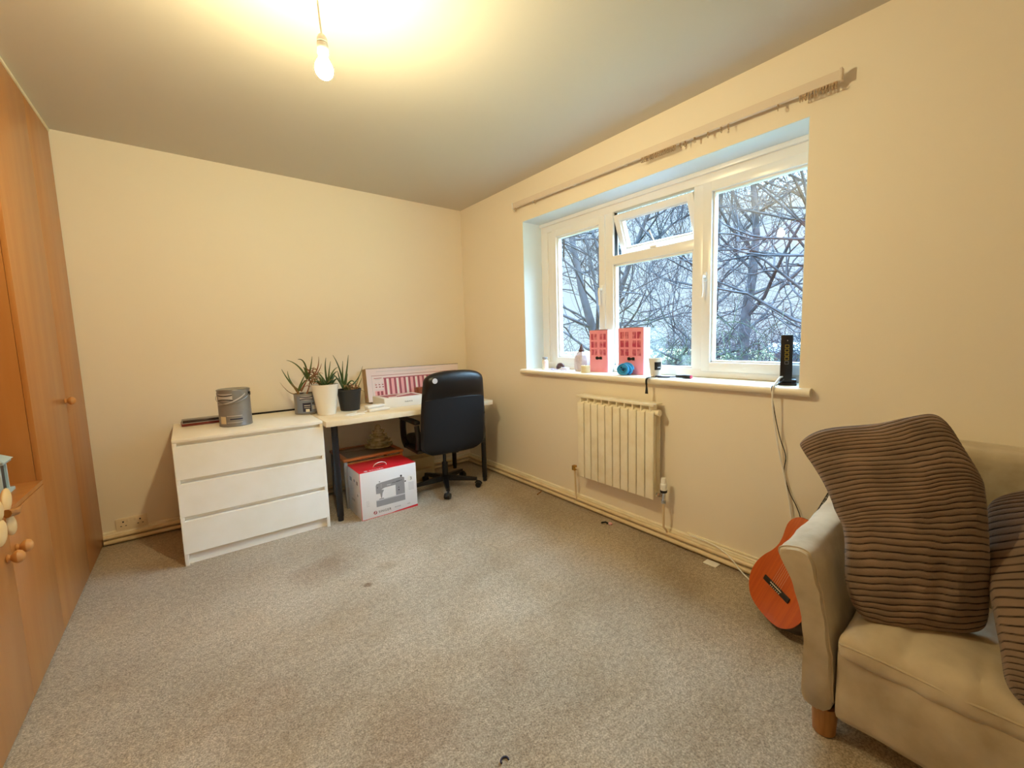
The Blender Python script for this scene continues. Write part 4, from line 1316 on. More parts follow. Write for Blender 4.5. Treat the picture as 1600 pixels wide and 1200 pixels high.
# arms: flared section lofted from front to back
def arm_section(x):
    t = max(0, min(1, (x - SXF) / .62))
    rise = .05 * t ** 1.3 + .14 * max(0, t - .8) / .2 * .5
    zt_ = .608 + rise
    o = .006 * (1 - t)
    # (y offset from the inner face towards the far side, z); counter-clockwise
    pr = [(0.0, .095), (.083, .095), (.084, .20), (.089, .32), (.104, .42), (.130, .50), (.158, zt_ - .050), (.176, zt_ - .020), (.174, zt_ - .004), (.150, zt_ + .010), (.110, zt_ + .018), (.080, zt_ + .010), (.062, zt_ - .030), (.040, zt_ - .13), (.018, .36), (.004, .28)]
    return pr
def arm(y_in, sgn, name):
    b = MB()
    xs = [SXF - .004, SXF + .004, SXF + .014] + [SXF + .014 + .70 * k / 22 for k in range(1, 23)]
    rings = []
    for i, x in enumerate(xs):
        pr = arm_section(x)
        # densify
        P = []
        m_ = len(pr)
        for k in range(m_):
            a, c = pr[k], pr[(k + 1) % m_]
            for j in range(4):
                P.append((a[0] + (c[0] - a[0]) * j / 4, a[1] + (c[1] - a[1]) * j / 4))
        # one smoothing pass
        for _ in range(2):
            P = [((P[k - 1][0] + 2 * P[k][0] + P[(k + 1) % len(P)][0]) / 4, (P[k - 1][1] + 2 * P[k][1] + P[(k + 1) % len(P)][1]) / 4) for k in range(len(P))]
        if i < 2:
            cy_ = sum(q[0] for q in P) / len(P); cz_ = sum(q[1] for q in P) / len(P)
            f = (.93, .975)[i]
            P = [(cy_ + (q[0] - cy_) * f, cz_ + (q[1] - cz_) * (1 - (1 - f) * .4)) for q in P]
        ring = []
        for (dy, z) in P:
            p = Vector((x, y_in + sgn * dy, z))
            wv = wrinkle(p, .007, 8, 20) + .0025 * noise.noise(Vector((p.x * 30, p.y * 10, p.z * 45)))
            crease = .004 * sin((z * 60 + x * 22)) * max(0, 1 - abs(z - .48) / .2)
            p.y += sgn * (wv + crease * .6); p.x += wrinkle(p, .003, 9, 31) if i < 3 else 0
            ring.append(p)
        rings.append(ring)
    k = len(rings[0])
    vs = [p for r_ in rings for p in r_]
    fs = []
    for j in range(len(rings) - 1):
        for i in range(k):
            fs.append((j * k + i, j * k + (i + 1) % k, (j + 1) * k + (i + 1) % k, (j + 1) * k + i))
    fs.append(tuple(range(k)))
    fs.append(tuple(len(vs) - 1 - i for i in range(k)))
    b.add(vs, fs)
    # piping round the front panel
    o = b.build(name, 'sofa', sf, weld=True, smooth=60)
    ring = rings[2]
    MB().tube([Vector((p.x - .004, p.y, p.z)) for p in ring[2:]], .0032, 6).build('piping', 'sofa', o)
    return o
arm(SY0, 1, 'armrest')
arm(SY1, -1, 'armrest')
for lx, ly in ((SXF + .048, SY0 + .030), (SXB - .06, SY0 + .030), (SXF + .048, SY1 - .030), (SXB - .06, SY1 - .030)):
    MB().lathe([(0, 0), (.030, 0), (.034, .004), (.0365, .06), (.0365, .100), (0, .100)], (lx, ly, 0), 24).build('leg', 'wood_leg', sf)

# ------------------------------------------------------------------ corduroy cushions
def cushion(name, label, left, right, bottom_sag, top_pts, thick, ribs, nu=60, fold=None, back=.9, group=None):
    """left/right: side outlines bottom->top; top_pts: outline left->right"""
    t = None
    b = MB(); b.rib = []
    Lp = [Vector(p) for p in left]; Rp = [Vector(p) for p in right]; Tp = [Vector(p) for p in top_pts]
    nrm0 = ((Rp[0] - Lp[0]).cross(Lp[-1] - Lp[0])).normalized()
    if nrm0.x > 0: nrm0 = -nrm0           # towards the room
    sL, sR, sT = spline(Lp, 10), spline(Rp, 10), spline(Tp, 10)
    nv = ribs * 8
    def P(u, v, s):
        l, r, tp = lerp1(sL, v), lerp1(sR, v), lerp1(sT, u)
        bt = sL[0].lerp(sR[0], u) + Vector((0, 0, -bottom_sag * sin(pi * u)))
        lin_ = l.lerp(r, u)
        # Coons patch
        c = lin_ + (bt * (1 - v) + tp * v) - (sL[0] * (1 - u) * (1 - v) + sR[0] * u * (1 - v) + sL[-1] * (1 - u) * v + sR[-1] * u * v)
        ck = (abs(2 * u - 1) ** 7) * (abs(2 * v - 1) ** 9)
        ctr = (sL[len(sL) // 2] + sR[len(sR) // 2]) * .5
        c = c + (ctr - c).normalized() * .022 * ck
        eu, ev = 1 - (2 * u - 1) ** 2, 1 - (2 * v - 1) ** 2
        e = (max(0, eu) ** .36) * (max(0, ev) ** .36)
        # corners are pulled thin
        th = thick * e * (1 if s > 0 else back)
        th += (fold(u, v) if fold and s > 0 else 0)
        ph = v * ribs + .9 * noise.noise(Vector((u * 2.2, v * 3.0, s * 5))) + .22 * noise.noise(Vector((u * 9, v * 12, 0)))
        rb = abs(sin(pi * ph)) ** .7
        th += .0042 * (rb - .6) * min(1, e * 3)
        th += .014 * e * noise.noise(Vector((u * 3.5, v * 3.5, 7))) + .007 * e * noise.noise(Vector((u * 9, v * 7, 2)))
        return c + nrm0 * th * s, rb
    for s in (1, -1):
        vals = [P(i / nu, j / nv, s) for j in range(nv + 1) for i in range(nu + 1)]
        k = nu + 1
        fs = [(j * k + i, j * k + i + 1, (j + 1) * k + i + 1, (j + 1) * k + i) for j in range(nv) for i in range(nu)]
        b.add([v_[0] for v_ in vals], fs)
        b.rib += [v_[1] for v_ in vals]
    # weld by hand so the rib attribute survives
    me = bpy.data.meshes.new(name)
    me.from_pydata(b.v, [], b.f)
    at = me.attributes.new('rib', 'FLOAT', 'POINT'); at.data.foreach_set('value', b.rib)
    bm = bmesh.new(); bm.from_mesh(me)
    bmesh.ops.remove_doubles(bm, verts=bm.verts, dist=1e-4)
    bmesh.ops.recalc_face_normals(bm, faces=bm.faces)
    bm.to_mesh(me); bm.free()
    me.materials.append(M['corduroy'])
    me.polygons.foreach_set('use_smooth', [True] * len(me.polygons))
    o = bpy.data.objects.new(name, me); C.objects.link(o)
    tag(o, label, 'cushion', group)
    return o
cushion('cushion', 'large brown corduroy cushion upright in the corner by the sofa arm',
        [(2.10, -3.722, .402), (2.129, -3.680, .499), (2.166, -3.660, .646), (2.184, -3.630, .711), (2.206, -3.582, .796), (2.226, -3.522, .873), (2.24, -3.470, .928)],
        [(2.24, -4.010, .440), (2.26, -4.000, .562), (2.28, -3.988, .698), (2.301, -3.972, .825), (2.311, -3.958, .879), (2.327, -3.910, .971), (2.34, -3.878, 1.045)],
        .008, [(2.24, -3.470, .928), (2.265, -3.56, .980), (2.29, -3.70, 1.014), (2.31, -3.775, 1.042), (2.33, -3.835, 1.060), (2.34, -3.878, 1.045)],
        .085, 40, fold=lambda u, v: -.016 * math.exp(-((v - .78 + .25 * (u - .3)) / .035) ** 2) * max(0, 1 - abs(u - .25) / .4) - .012 * math.exp(-((v - .46 + .30 * (u - .2)) / .03) ** 2) * max(0, 1 - u / .45))
cushion('cushion', 'brown corduroy cushion slumped with folds at the right edge of the sofa',
        [(2.00, -4.092, .392), (2.03, -4.052, .435), (2.10, -4.035, .483), (2.20, -4.008, .565), (2.30, -3.985, .640), (2.38, -3.975, .74), (2.42, -3.975, .800)],
        [(2.02, -4.52, .410), (2.10, -4.54, .50), (2.25, -4.55, .66), (2.36, -4.56, .80), (2.46, -4.56, .91)],
        .0, [(2.42, -3.975, .800), (2.43, -4.10, .850), (2.44, -4.30, .88), (2.45, -4.45, .90), (2.46, -4.56, .91)],
        .085, 34, fold=lambda u, v: .030 * sin(9 * (u * .9 + v * .6) + 1.5) * sin(pi * min(1, u * 1.3)) * sin(pi * v))

# ------------------------------------------------------------------ guitar
gq = (2.442, -3.2936, .0452, -2.14585, -.48103, .08173, 1.0114)
def rot3(a, b_, c):
    return Matrix.Rotation(a, 3, 'Z') @ Matrix.Rotation(b_, 3, 'X') @ Matrix.Rotation(c, 3, 'Y')
gt = thing('guitar', 'orange acoustic guitar leaning in the gap between sofa arm and window wall', 'guitar', gq[:3])
gt.rotation_euler = rot3(*gq[3:6]).to_euler()
gprof = [(0, 0), (.004, .06), (.02, .115), (.06, .16), (.11, .18), (.16, .18), (.21, .163), (.26, .134), (.30, .121), (.34, .122), (.38, .132), (.41, .136), (.44, .127), (.465, .10), (.478, .06), (.482, .0)]
sm = spline([(w_, u_, 0) for u_, w_ in gprof], 4)
out = [(p.x, p.y) for p in sm] + [(-p.x, p.y) for p in reversed(sm[1:-1])]
def gfr(u, v, d): return Vector((u, d, v))
MB().prism(out, gfr, .003, .088).build('body_sides', 'guitar_side', gt, smooth=50)
MB().prism([(x * .996, .001 + z_ * .996) for x, z_ in out], gfr, 0, .0032).build('soundboard', 'guitar_top', gt, smooth=0)
MB().prism([(.044 * cos(2 * pi * k / 28), .315 + .044 * sin(2 * pi * k / 28)) for k in range(28)], gfr, -.0006, .001).build('sound_hole', 'ebony', gt, smooth=0)
br = MB().box(-.088, .088, -.008, -.0002, .124, .148, 0, .002).build('bridge', 'ebony', gt)
MB().box(-.038, .038, -.0125, -.0082, .139, .142, 0, .0005).build('saddle', 'bone', br)
for k in range(6):
    MB().box(-.030 + .012 * k - .002, -.030 + .012 * k + .002, -.0105, -.0082, .127, .132, 0, .0005).build('string_tie', 'bone', br)
MB().box(-.027, .027, -.009, -.0006, .372, .80, 0, .002).build('fretboard', 'ebony', gt)
b = MB()
for k in range(19):
    zz = .80 - .0 - .65 * (1 - 2 ** (-(k + 1) / 12))
    if zz > .385: b.box(-.0265, .0265, -.0102, -.0090, zz - .0007, zz + .0007)
b.build('frets', 'chrome', gt, smooth=0)
b = MB()
b.box(-.026, .026, -.0004, .020, .483, .80, 0, .008)
b.box(-.031, .031, .004, .084, .46, .487, 0, .006)
b.box(-.034, .034, .003, .020, .80, .945, 0, .004)
b.build('neck', 'guitar_side', gt)
for sx_ in (-1, 1):
    for k in range(3):
        b = MB()
        b.cyl((sx_ * .034, .012, .83 + .04 * k), (sx_ * .046, .012, .83 + .04 * k), .003, n=8)
        b.box(sx_ * .046 - .001, sx_ * .046 + sx_ * .008, .004, .020, .822 + .04 * k, .838 + .04 * k, 0, .003)
        b.build('tuning_peg', 'bone', gt)
for k in range(6):
    x = -.030 + .012 * k
    MB().tube([(x, -.0128, .141), (x * .72, -.0118, .80)], .00035, 5).build('string', 'bone', gt)

# ------------------------------------------------------------------ things on the window sill
Z0 = WZ0 + .0004
def gift_box(label, x, yl, yr, h_, rz, dep):
    w_ = yl - yr
    t = thing('gift_box', label, 'box', (x, yl, Z0), rz - pi / 2, 'pink fronted boxes on the sill')
    # local: u to the right along the sill, depth away from the room
    MB().box(0, w_, .002, dep, 0, h_, 0, .0015).build('carton', 'card_white', t)
    f = MB()
    holes = []
    mx_, gp = .10 * w_, .02
    cols = [(.08, .235), (.265, .42), (.56, .715), (.745, .90)]
    rows = [(.40, .545), (.585, .73), (.77, .915)]
    # face as strips around the twelve panes, standing 2 mm proud of the dark backing
    xs = [0] + [c for pr in cols for c in pr] + [1]
    zs = [0] + [r for pr in rows for r in pr] + [1]
    for i in range(len(xs) - 1):
        for j in range(len(zs) - 1):
            if i % 2 == 1 and j % 2 == 1: continue
            f.box(xs[i] * w_, xs[i + 1] * w_, -.0015, .002, zs[j] * h_, zs[j + 1] * h_)
    f.build('pink_front', 'pink_box', t, smooth=0)
    MB().box(.04 * w_, .96 * w_, .0008, .0019, .36 * h_, .95 * h_).build('window_print', 'pink_dark', t, smooth=0)
    # black bow
    c = (.53 * w_, .335 * h_)
    b = MB()
    pts = [(0, .004), (.008, .009), (.019, .013), (.030, .008), (.026, 0), (.031, -.007), (.019, -.010), (.009, -.007), (0, -.003), (-.009, -.010), (-.020, -.011), (-.030, -.005), (-.027, .002), (-.031, .008), (-.019, .013), (-.008, .009)]
    b.prism([(c[0] + a, c[1] + e) for a, e in pts], lambda u, v, d: Vector((u, -.0016 - d, v)), 0, .009)
    b.build('bow', 'black_felt', t)
    MB().box(.2 * w_, .85 * w_, .02, dep - .02, h_, h_ + .006, 0, .002).build('top_ribbon', 'shell_brown', t)
    return t
gift_box('narrower pink windowed box with a black bow, left one on the sill', 2.940, -1.742, -1.918, .322, radians(4), .062)
gift_box('wider pink windowed box with a black bow, right one on the sill', 2.915, -2.052, -2.268, .330, radians(3), .080)

# blue knitted bundle
yb_ = thing('yarn_bundle', 'rolled up bright blue knitted bundle in front of the right pink box', 'yarn', (2.868, -2.160, Z0 + .040))
b = MB()
pts = []
for k in range(150):
    t_ = k / 149
    q = 2 * pi * 6.5 * t_
    r_ = .010 + .036 * t_
    pts.append((-.016 + .026 * sin(q * .37) + .006, r_ * cos(q) * 1.25, max(-.031, r_ * sin(q) * .92)))
b.tube(pts, .0085, 8)
b.build('roll', 'yarn', yb_)
MB().soft((.006, 0, 0), (.022, .040, .030), .020, (8, 10, 8), lambda p: p + Vector((0, 0, .003 * noise.noise(p * 60)))).build('core', 'yarn', yb_, weld=True)
MB().tube([(-.01, .045, .005), (-.012, .062, -.010), (-.010, .070, .0)], .007, 8).build('loose_end', 'yarn', yb_)
for q in ((.004, .016), (-.016, -.004)):
    MB().lathe([(0, .004), (.005, .003), (.006, 0)], (-.044, q[0] + .004, q[1]), 12, mx=Matrix.Rotation(-pi / 2, 4, 'Y')).build('button', 'black_felt', yb_)

# cup
cp = thing('tumbler', 'white plastic tumbler with a black label beside the right pink box', 'cup', (2.868, -2.405, Z0))
MB().lathe([(0, .001), (.029, .001), (.031, .004), (.044, .118), (.046, .120), (.046, .124), (.043, .124), (.0415, .118), (.029, .008), (0, .008)], n=36).build('cup', 'pot_white', cp)
fa3 = math.atan2(-4.05 + 2.4, .525 - 2.87)
b = MB()
def cupf(u, v, o=.0005):
    a = fa3 - .15 + 1.25 * u; z_ = .048 + .052 * v; r_ = .031 + .013 * z_ / .118 + o
    return (r_ * cos(a), r_ * sin(a), z_)
b.grid(lambda u, v: cupf(u, v), 14, 4); b.grid(lambda u, v: cupf(u, v, .0011), 14, 4)
b.build('black_label', 'black_plastic', cp)
b = MB()
def cupl(u, v, o=.0014):
    a = fa3 + .35 + .6 * u; z_ = .062 + .006 * v; r_ = .031 + .013 * z_ / .118 + o
    return (r_ * cos(a), r_ * sin(a), z_)
b.grid(cupl, 8, 1)
b.build('label_line', 'light_grey', cp)
# torch with pink end and its strap
tr = thing('marker_torch', 'slim black torch with a pink end lying on the sill beside the tumbler', 'torch', (2.882, -2.60, Z0 + .0125))
MB().tube([(.0, -.062, 0), (0, -.055, 0)], [.010, .012], 14).build('pink_end', 'pink_dark', tr, label='pink end cap')
MB().tube([(0, -.055, 0), (0, -.005, 0), (-.001, .0, 0), (-.004, .045, -.001)], [.012, .012, .0105, .009], 14).build('barrel', 'black_plastic', tr)
MB().tube(spline([(-.004, .045, -.004), (-.012, .09, -.007), (-.020, .13, -.008), (-.035, .16, -.006)]), .0040, 8).build('cord', 'navy', tr)
sp = thing('black_strap', 'black ribbon strap hanging over the edge of the sill above the radiator', 'strap', (2.80, -2.43, Z0))
path = spline([(.05, .01, .004), (.02, .012, .006), (-.018, .014, .004), (-.040, .013, -.003), (-.0485, .012, -.020), (-.047, .010, -.06), (-.045, .012, -.10)], 6)
b = MB()
for i, p in enumerate(path):
    w_ = .013 if i < len(path) * .75 else .009 + .012 * ((i / len(path)) - .75) * 4
    b.v += [(p.x, p.y - w_ * .6, p.z), (p.x, p.y + w_ * .6, p.z), (p.x - .0012, p.y + w_ * .6, p.z + .0012), (p.x - .0012, p.y - w_ * .6, p.z + .0012)]
for i in range(len(path) - 1):
    for k in range(4):
        b.f.append((i * 4 + k, i * 4 + (k + 1) % 4, (i + 1) * 4 + (k + 1) % 4, (i + 1) * 4 + k)); b.m.append(0)
e_ = (len(path) - 1) * 4
b.f += [(0, 1, 2, 3), (e_, e_ + 1, e_ + 2, e_ + 3)]; b.m += [0, 0]
b.build('ribbon', 'black_felt', sp)
MB().tube(spline([(.03, -.02, .006), (.045, -.06, .006), (.06, -.09, .007), (.05, -.03, .007), (.03, .0, .008)]), .005, 8).build('loop', 'navy', sp)

# router
ro = thing('router', 'upright black router with yellow ports on a stand at the right end of the sill', 'router', (2.895, -3.196, Z0), radians(19.9))
MB().box(-.03, .10, -.050, .035, 0, .014, 0, .003).build('stand', 'black_plastic', ro)
MB().box(-.02, .09, -.048, -.022, .012, .030, 0, .003).build('stand_clip', 'black_plastic', ro)
MB().box(-.022, .115, -.028, .028, .013, .262, 0, .003).build('case', 'black_plastic', ro)
for i in range(5):
    z_ = .110 + .021 * i
    b = MB()
    for (ya_, yb_2, za_, zb_) in ((-.010, .008, z_, z_ + .0015), (-.010, .008, z_ + .0145, z_ + .016), (-.010, -.0085, z_, z_ + .016), (.0065, .008, z_, z_ + .016)):
        b.box(-.0232, -.0218, ya_, yb_2, za_, zb_)
    b.build('port', 'yellow' if i else 'grey_print', ro, smooth=0)
MB().cyl((-.0222, -.002, .232), (-.0235, -.002, .232), .003, n=8).build('reset_button', 'grey_print', ro)
# white lead and black lead from the router
tag(MB().tube(spline([(2.872, -3.188, Z0 + .045), (2.845, -3.185, Z0 + .040), (2.80, -3.183, Z0 + .015), (2.772, -3.180, Z0 - .02), (2.775, -3.185, .93), (2.80, -3.205, .75), (2.812, -3.235, .60), (2.812, -3.265, .46), (2.80, -3.29, .30), (2.775, -3.31, .13), (2.70, -3.30, .006)]), .0046, 8).build('white_lead', 'cord_white'), 'white lead running from the router over the sill and down the wall', 'cable')
tag(MB().tube(spline([(2.874, -3.194, Z0 + .030), (2.83, -3.180, Z0 + .006), (2.800, -3.176, Z0 + .004), (2.7705, -3.176, Z0 - .015), (2.790, -3.192, .90), (2.800, -3.215, .79), (2.818, -3.237, .70), (2.815, -3.233, .62), (2.812, -3.262, .52), (2.81, -3.300, .45), (2.80, -3.325, .38), (2.78, -3.34, .20), (2.72, -3.335, .0045)]), .0024, 8).build('black_lead', 'cord_black'), 'thin black lead twisting down the wall beside the white lead', 'cable')

# candle and faceted ornament, beads, bottle
cd_ = thing('candle', 'short round cream candle beside the left pink box', 'candle', (2.852, -1.778, Z0))
MB().lathe([(0, 0), (.034, 0), (.036, .003), (.036, .052), (.033, .055), (.026, .053), (0, .051)], n=32).build('wax', 'wax', cd_)
MB().tube([(0, 0, .050), (.001, 0, .060)], .0012, 6).build('wick', 'dark_print', cd_)
co = thing('crystal_ornament', 'frosted faceted ornament with a brown pointed tip on the sill', 'ornament', (2.945, -1.640, Z0))
random.seed(8)
b = MB()
rings = [(0, .0), (.048, .0), (.056, .02), (.058, .09), (.050, .128), (.030, .150), (.018, .160)]
vs = []
for j, (r_, z_) in enumerate(rings):
    for i in range(8):
        q = 2 * pi * (i + .3 * random.random()) / 8
        vs.append(((r_ + random.uniform(-.004, .004) * (r_ > 0)) * cos(q), (r_ + random.uniform(-.004, .004) * (r_ > 0)) * sin(q), z_ + random.uniform(-.004, .004) * (j > 1)))
fs = [(j * 8 + i, j * 8 + (i + 1) % 8, (j + 1) * 8 + (i + 1) % 8, (j + 1) * 8 + i) for j in range(len(rings) - 1) for i in range(8)] + [tuple((len(rings) - 1) * 8 + i for i in range(8))]
b.add(vs, fs)
b.build('faceted_body', 'rock', co, smooth=0)
MB().lathe([(0, .150), (.022, .152), (.024, .166), (.016, .182), (.012, .196), (.006, .214), (0, .222)], (.0, -.004, 0), 9).build('tip', 'shell_brown', co, smooth=0)
sh = thing('shell_figure', 'small brown and white curled figure lying on the sill at the left', 'ornament', (2.925, -1.420, Z0))
MB().tube(spline([(0, .05, .014), (.0, .030, .030), (0, .005, .046), (0, -.020, .040), (.0, -.030, .020), (0, -.06, .012)]), [.012, .014, .016, .018, .019, .020, .021, .022, .022, .021, .019, .017, .015, .014, .013, .012, .012, .012, .012, .012, .012, .012, .011, .011, .011, .011, .011, .010, .010, .010, .009][:31], 10).build('curl', 'shell_brown', sh)
MB().soft((.0, -.050, .012), (.02, .035, .012), .010, (6, 8, 4), lambda p: p).build('white_base', 'rock', sh, weld=True)
nk_ = thing('bead_string', 'lilac and white bead string curled on the sill near the bottle', 'necklace', (2.870, -1.400, Z0))
pp = spline([(-.02, .07, .005), (.01, .05, .005), (.03, .01, .005), (.0, -.02, .005), (-.02, .0, .005), (-.01, .035, .005), (.02, .045, .012), (.03, -.04, .005), (.005, -.09, .005), (.03, -.13, .005)], 9)
for i, p in enumerate(pp):
    o_ = MB().lathe([(0, -.0045), (.0032, -.0032), (.0045, 0), (.0032, .0032), (0, .0045)], p, 8)
    if i == 0:
        bd_ = []
    bd_.append(o_)
for i, o_ in enumerate(bd_):
    if i % 2 == 0 and i < 80: o_.build('bead', 'lilac' if i % 4 else 'rock', nk_, smooth=60)
bt = thing('small_bottle', 'small white bottle with grey cap and pink dots at the left end of the sill', 'bottle', (2.880, -1.262, Z0))
MB().lathe([(0, 0), (.024, 0), (.026, .003), (.026, .075), (.024, .082), (.014, .088), (.014, .092), (0, .092)], n=28).build('bottle', 'pot_white', bt)
MB().lathe([(0, .092), (.022, .092), (.023, .095), (.023, .106), (.021, .108), (0, .108)], n=28).build('cap', 'grey_print', bt)
fa4 = math.atan2(-4.05 + 1.26, .525 - 2.88)
b = MB()
for i in range(3):
    for j in range(4):
        q = fa4 - .15 + .42 * i; z_ = .018 + .016 * j
        o = Vector((.0263 * cos(q), .0263 * sin(q), z_))
        mx = Matrix.Translation(o) @ Matrix.Rotation(q, 4, 'Z') @ Matrix.Rotation(pi / 2, 4, 'Y')
        b.lathe([(0, .001), (.0042, .0008), (.0045, 0)], (0, 0, 0), 10, mx=mx)
b.build('pink_dots', 'pink_stripe', bt)

# ------------------------------------------------------------------ bits on the floor and pipes
tag(MB().tube(spline([(W - .018, -2.70, .0905), (W - .020, -2.84, .0905), (W - .030, -2.92, .078), (W - .052, -2.985, .062), (W - .075, -3.06, .020), (W - .10, -3.12, .005), (W - .16, -3.20, .0045)]), .0038, 8).build('aerial_cable', 'cord_white'), 'cream cable crossing the pipes towards the guitar', 'cable')
fb = thing('hair_clip', 'tiny dark clip with a pink end lying by the pipes under the radiator', 'hair clip', (2.700, -2.105, .001))
MB().tube([(-.02, .022, .006), (.0, .0, .012), (.006, -.02, .007)], .006, 8).build('clip', 'black_felt', fb)
MB().soft((.012, -.036, .008), (.010, .014, .008), .006, (4, 4, 4), lambda p: p).build('pink_end', 'pink_stripe', fb, weld=True)
tag(MB().box(2.718, 2.772, -2.845, -2.925, .0005, .007, 0, .003).build('white_plate', 'white_gloss'), 'small flat white plate on the carpet at the foot of the pipes', 'plate')
tag(MB().tube([(2.700, -1.335, .005), (2.772, -1.300, .006)], .005, 8).build('dowel', 'wood_leg'), 'short wooden stick on the carpet at the foot of the window wall', 'stick')
rg = MB()
rp = [(1.183 + .0125 * cos(q), -3.030 + .0125 * sin(q), .004) for q in [radians(-30) + radians(215) * k / 12 for k in range(13)]]
rg.tube(rp, .0028, 6)
rgo = tag(rg.build('broken_ring', 'navy'), 'tiny dark open ring lying on the carpet nearest the camera', 'ring')

# ================================================================== OUTSIDE
def gp(name, mesh): mesh['kind'] = 'structure'; return mesh
g0 = MB().box(XW + 3, 120, -60, 90, -3.2, -3.0).build('ground', 'grass', smooth=0); g0['kind'] = 'structure'

def grow(b, p, d, length, r, depth, rng, mi=0, curl=.35, up=.05, kids=(2, 4), minr=.0035, seg=4, budget=None, droop=0.0):
    """one limb and its side limbs"""
    pts = [Vector(p)]
    d = Vector(d).normalized()
    n = max(3, int(seg))
    for i in range(n):
        d = (d + Vector((rng.uniform(-1, 1), rng.uniform(-1, 1), rng.uniform(-1, 1))) * curl + Vector((0, 0, up - droop * i / n))).normalized()
        pts.append(pts[-1] + d * length / n)
    rs = [max(minr * .7, r * (1 - .55 * i / n)) for i in range(n + 1)]
    b.tube(pts, rs, 6 if r > .03 else (4 if r > .008 else 3), mi, caps=False)
    if budget is not None:
        budget[0] -= n
        if budget[0] < 0: return
    if depth <= 0: return
    k = rng.randint(*kids)
    for j in range(k):
        t_ = rng.uniform(.25, 1.0) if j else 1.0
        i = min(n - 1, int(t_ * n)); f = t_ * n - i
        q = pts[i].lerp(pts[min(n, i + 1)], min(1, f))
        ax = Vector((rng.uniform(-1, 1), rng.uniform(-1, 1), rng.uniform(-.6, 1))).normalized()
        nd = (d * rng.uniform(.3, 1.0) + ax * rng.uniform(.5, 1.0)).normalized()
        grow(b, q, nd, length * rng.uniform(.55, .85), max(minr, r * (.62 if j else .72) * rng.uniform(.75, 1.0)), depth - 1, rng, mi, curl, up, kids, minr, seg, budget, droop)

def tree(label, x, y, h_, r, seed, depth=6, mtl='bark', lean=(0, 0), curl=.28, kids=(2, 4), name='bare_tree', limbs=5, budget=14400, first=.3, up=.05, droop=0, spread=1.0, group='bare trees outside the window', minr=.0045):
    rng = random.Random(seed)
    t = thing(name, label, 'tree', (x, y, -3.0), 0, group)
    # trunk
    b = MB()
    pts = [Vector((0, 0, 0))]
    d = Vector((lean[0], lean[1], 1)).normalized()
    n = 8
    for i in range(n):
        d = (d + Vector((rng.uniform(-1, 1), rng.uniform(-1, 1), rng.uniform(-.3, .5))) * .10).normalized()
        pts.append(pts[-1] + d * h_ / n)
    b.tube(pts, [r * (1 - .7 * i / n) for i in range(n + 1)], 10, 0, caps=False)
    b.build('trunk', mtl, t, smooth=60)
    c = MB()
    bud = [budget]
    for k in range(limbs):
        t_ = first + (1 - first) * (k + rng.random() * .6) / limbs
        i = min(n - 1, int(t_ * n)); q = pts[i].lerp(pts[i + 1], t_ * n - i)
        a = rng.uniform(0, 2 * pi)
        nd = Vector((cos(a) * spread, sin(a) * spread, rng.uniform(.1, .9)))
        bb_ = [bud[0] / (limbs - k)]
        s0 = bb_[0]
        grow(c, q, nd, h_ * rng.uniform(.26, .42), r * .36 * (1 - .5 * t_), depth, rng, 0, curl, up, kids, minr, 4, bb_, droop)
        bud[0] -= (s0 - bb_[0])
    c.build('branches', mtl if r > .08 else 'twig', t, smooth=0)
    return t
tree('thick leaning bare tree, nearest one behind the middle pane', 9.6, 2.75, 7.6, .20, 4, lean=(-.12, .32), limbs=9, budget=14400, first=.32, curl=.24)
tree('bare tree with long crossing limbs behind the right pane', 8.6, -.55, 7.0, .16, 21, lean=(.05, -.20), limbs=9, budget=14400, first=.34, curl=.26)
tree('slender bare tree behind the left pane', 7.6, 3.9, 6.6, .10, 33, lean=(.0, .1), limbs=9, budget=12800, first=.35, curl=.3)
tree('tall bare tree further back between middle and right panes', 13.5, 2.2, 10.0, .24, 46, limbs=10, budget=14400, first=.35, curl=.26)
tree('bare tree far back seen through the left pane', 14.0, 8.6, 10.5, .22, 58, limbs=10, budget=14400, first=.3, curl=.28)
tree('tall bare tree in the distance at the right of the view', 16.0, -.2, 10.5, .22, 65, limbs=10, budget=14400, first=.3, curl=.26)
tree('thin bare tree close to the middle mullion', 7.4, 1.05, 6.6, .085, 72, lean=(0, .12), limbs=8, budget=10400, first=.35, curl=.3)
tree('distant bare tree behind the middle pane', 20.0, 6.5, 12.0, .25, 83, limbs=10, budget=12800, first=.3, curl=.26)
tree('distant bare tree behind the right pane', 21.0, 1.6, 12.5, .25, 97, limbs=10, budget=12800, first=.3, curl=.26)
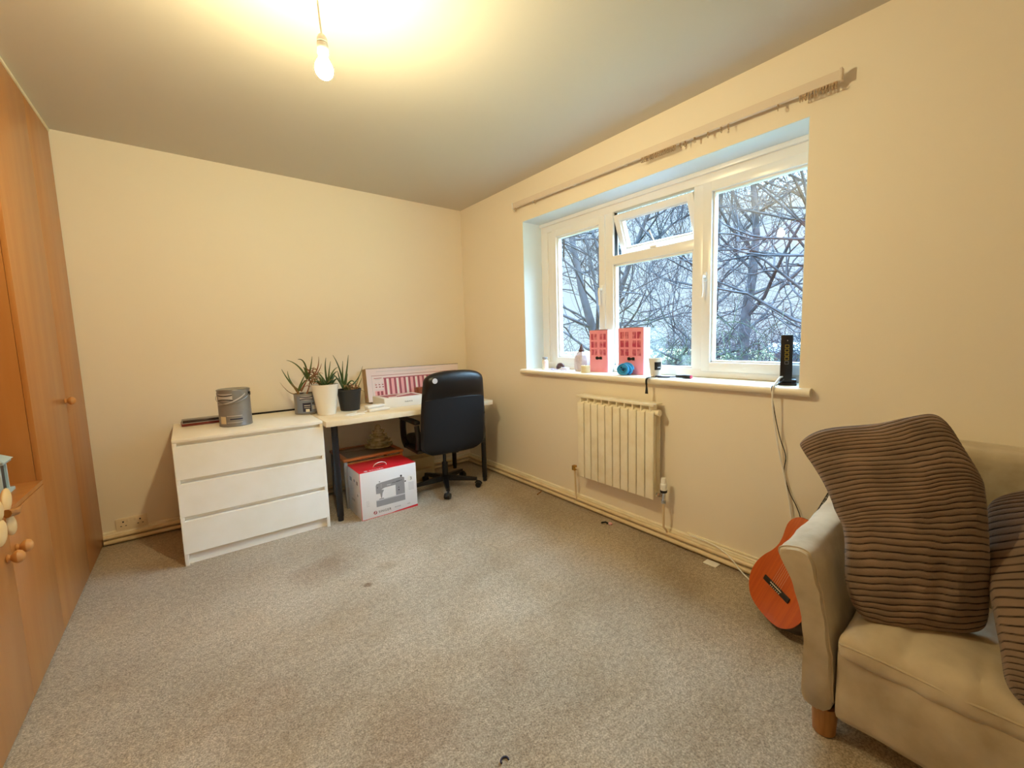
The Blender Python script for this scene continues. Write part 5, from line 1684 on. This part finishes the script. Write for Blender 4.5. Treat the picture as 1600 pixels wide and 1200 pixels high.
tree('bare tree at the far right edge of the view', 11.5, -1.3, 8.5, .16, 111, lean=(0, .15), limbs=9, budget=12800, first=.32, curl=.28)
# brambles and ivy-covered undergrowth
def thicket(label, x, y, rx, ry, h_, seed, n_, mtl='ivy', base=-3.0):
    rng = random.Random(seed)
    b = MB()
    for k in range(n_):
        a = rng.uniform(0, 2 * pi); q = rng.random() ** .5
        p = (rx * q * cos(a), ry * q * sin(a), rng.uniform(0, h_ * .55))
        grow(b, p, (rng.uniform(-.5, .5), rng.uniform(-.5, .5), 1.0), h_ * rng.uniform(.3, .5), rng.uniform(.008, .022), 2, rng, 0, .42, .02, (2, 4), .0055, 5, None, .55)
    o = b.build('thicket', mtl, None, smooth=0, loc=(x, y, base))
    return tag(o, label, 'shrub', 'undergrowth outside the window')
thicket('greenish tangled thicket low behind the left pane', 12.0, 6.6, 2.2, 2.4, 4.4, 5, 210, 'twig')
thicket('greenish tangled thicket low behind the middle pane', 10.6, 3.6, 1.8, 1.9, 4.2, 6, 230)
thicket('mossy tangled thicket low behind the left part of the right pane', 9.2, .9, 1.4, 1.2, 4.4, 7, 230)
thicket('low tangled thicket behind the router', 12.0, -.6, 2.0, 1.5, 4.4, 8, 210, 'twig')
thicket('tall distant thicket filling the gap behind the middle pane', 17.5, 5.0, 3.5, 3.6, 6.0, 9, 240, 'twig')
thicket('tall distant thicket filling the gap behind the right pane', 17.0, .4, 3.0, 2.6, 5.6, 10, 220, 'twig')
# outbuilding
ob = thing('garage', 'low garage with a pale flat roof seen through the branches at the lower right', 'garage', (27.0, 2.2, -3.0))
MB().box(-2, 4, -3.6, 3.2, 0, 3.25).build('wall', 'brick', ob, smooth=0)
MB().box(-2.3, 4.3, -3.9, 3.5, 3.25, 3.75, 0, .03).build('roof', 'roof_white', ob)
fn_ = thing('garden_fence', 'grey board fence beyond the thickets', 'fence', (24.0, 12.0, -3.0), radians(-10))
for k in range(14):
    MB().box(0, .06, -8 + k * 1.2, -8 + k * 1.2 + 1.14, .05, 2.0).build('fence_panel', 'fence', fn_, smooth=0)
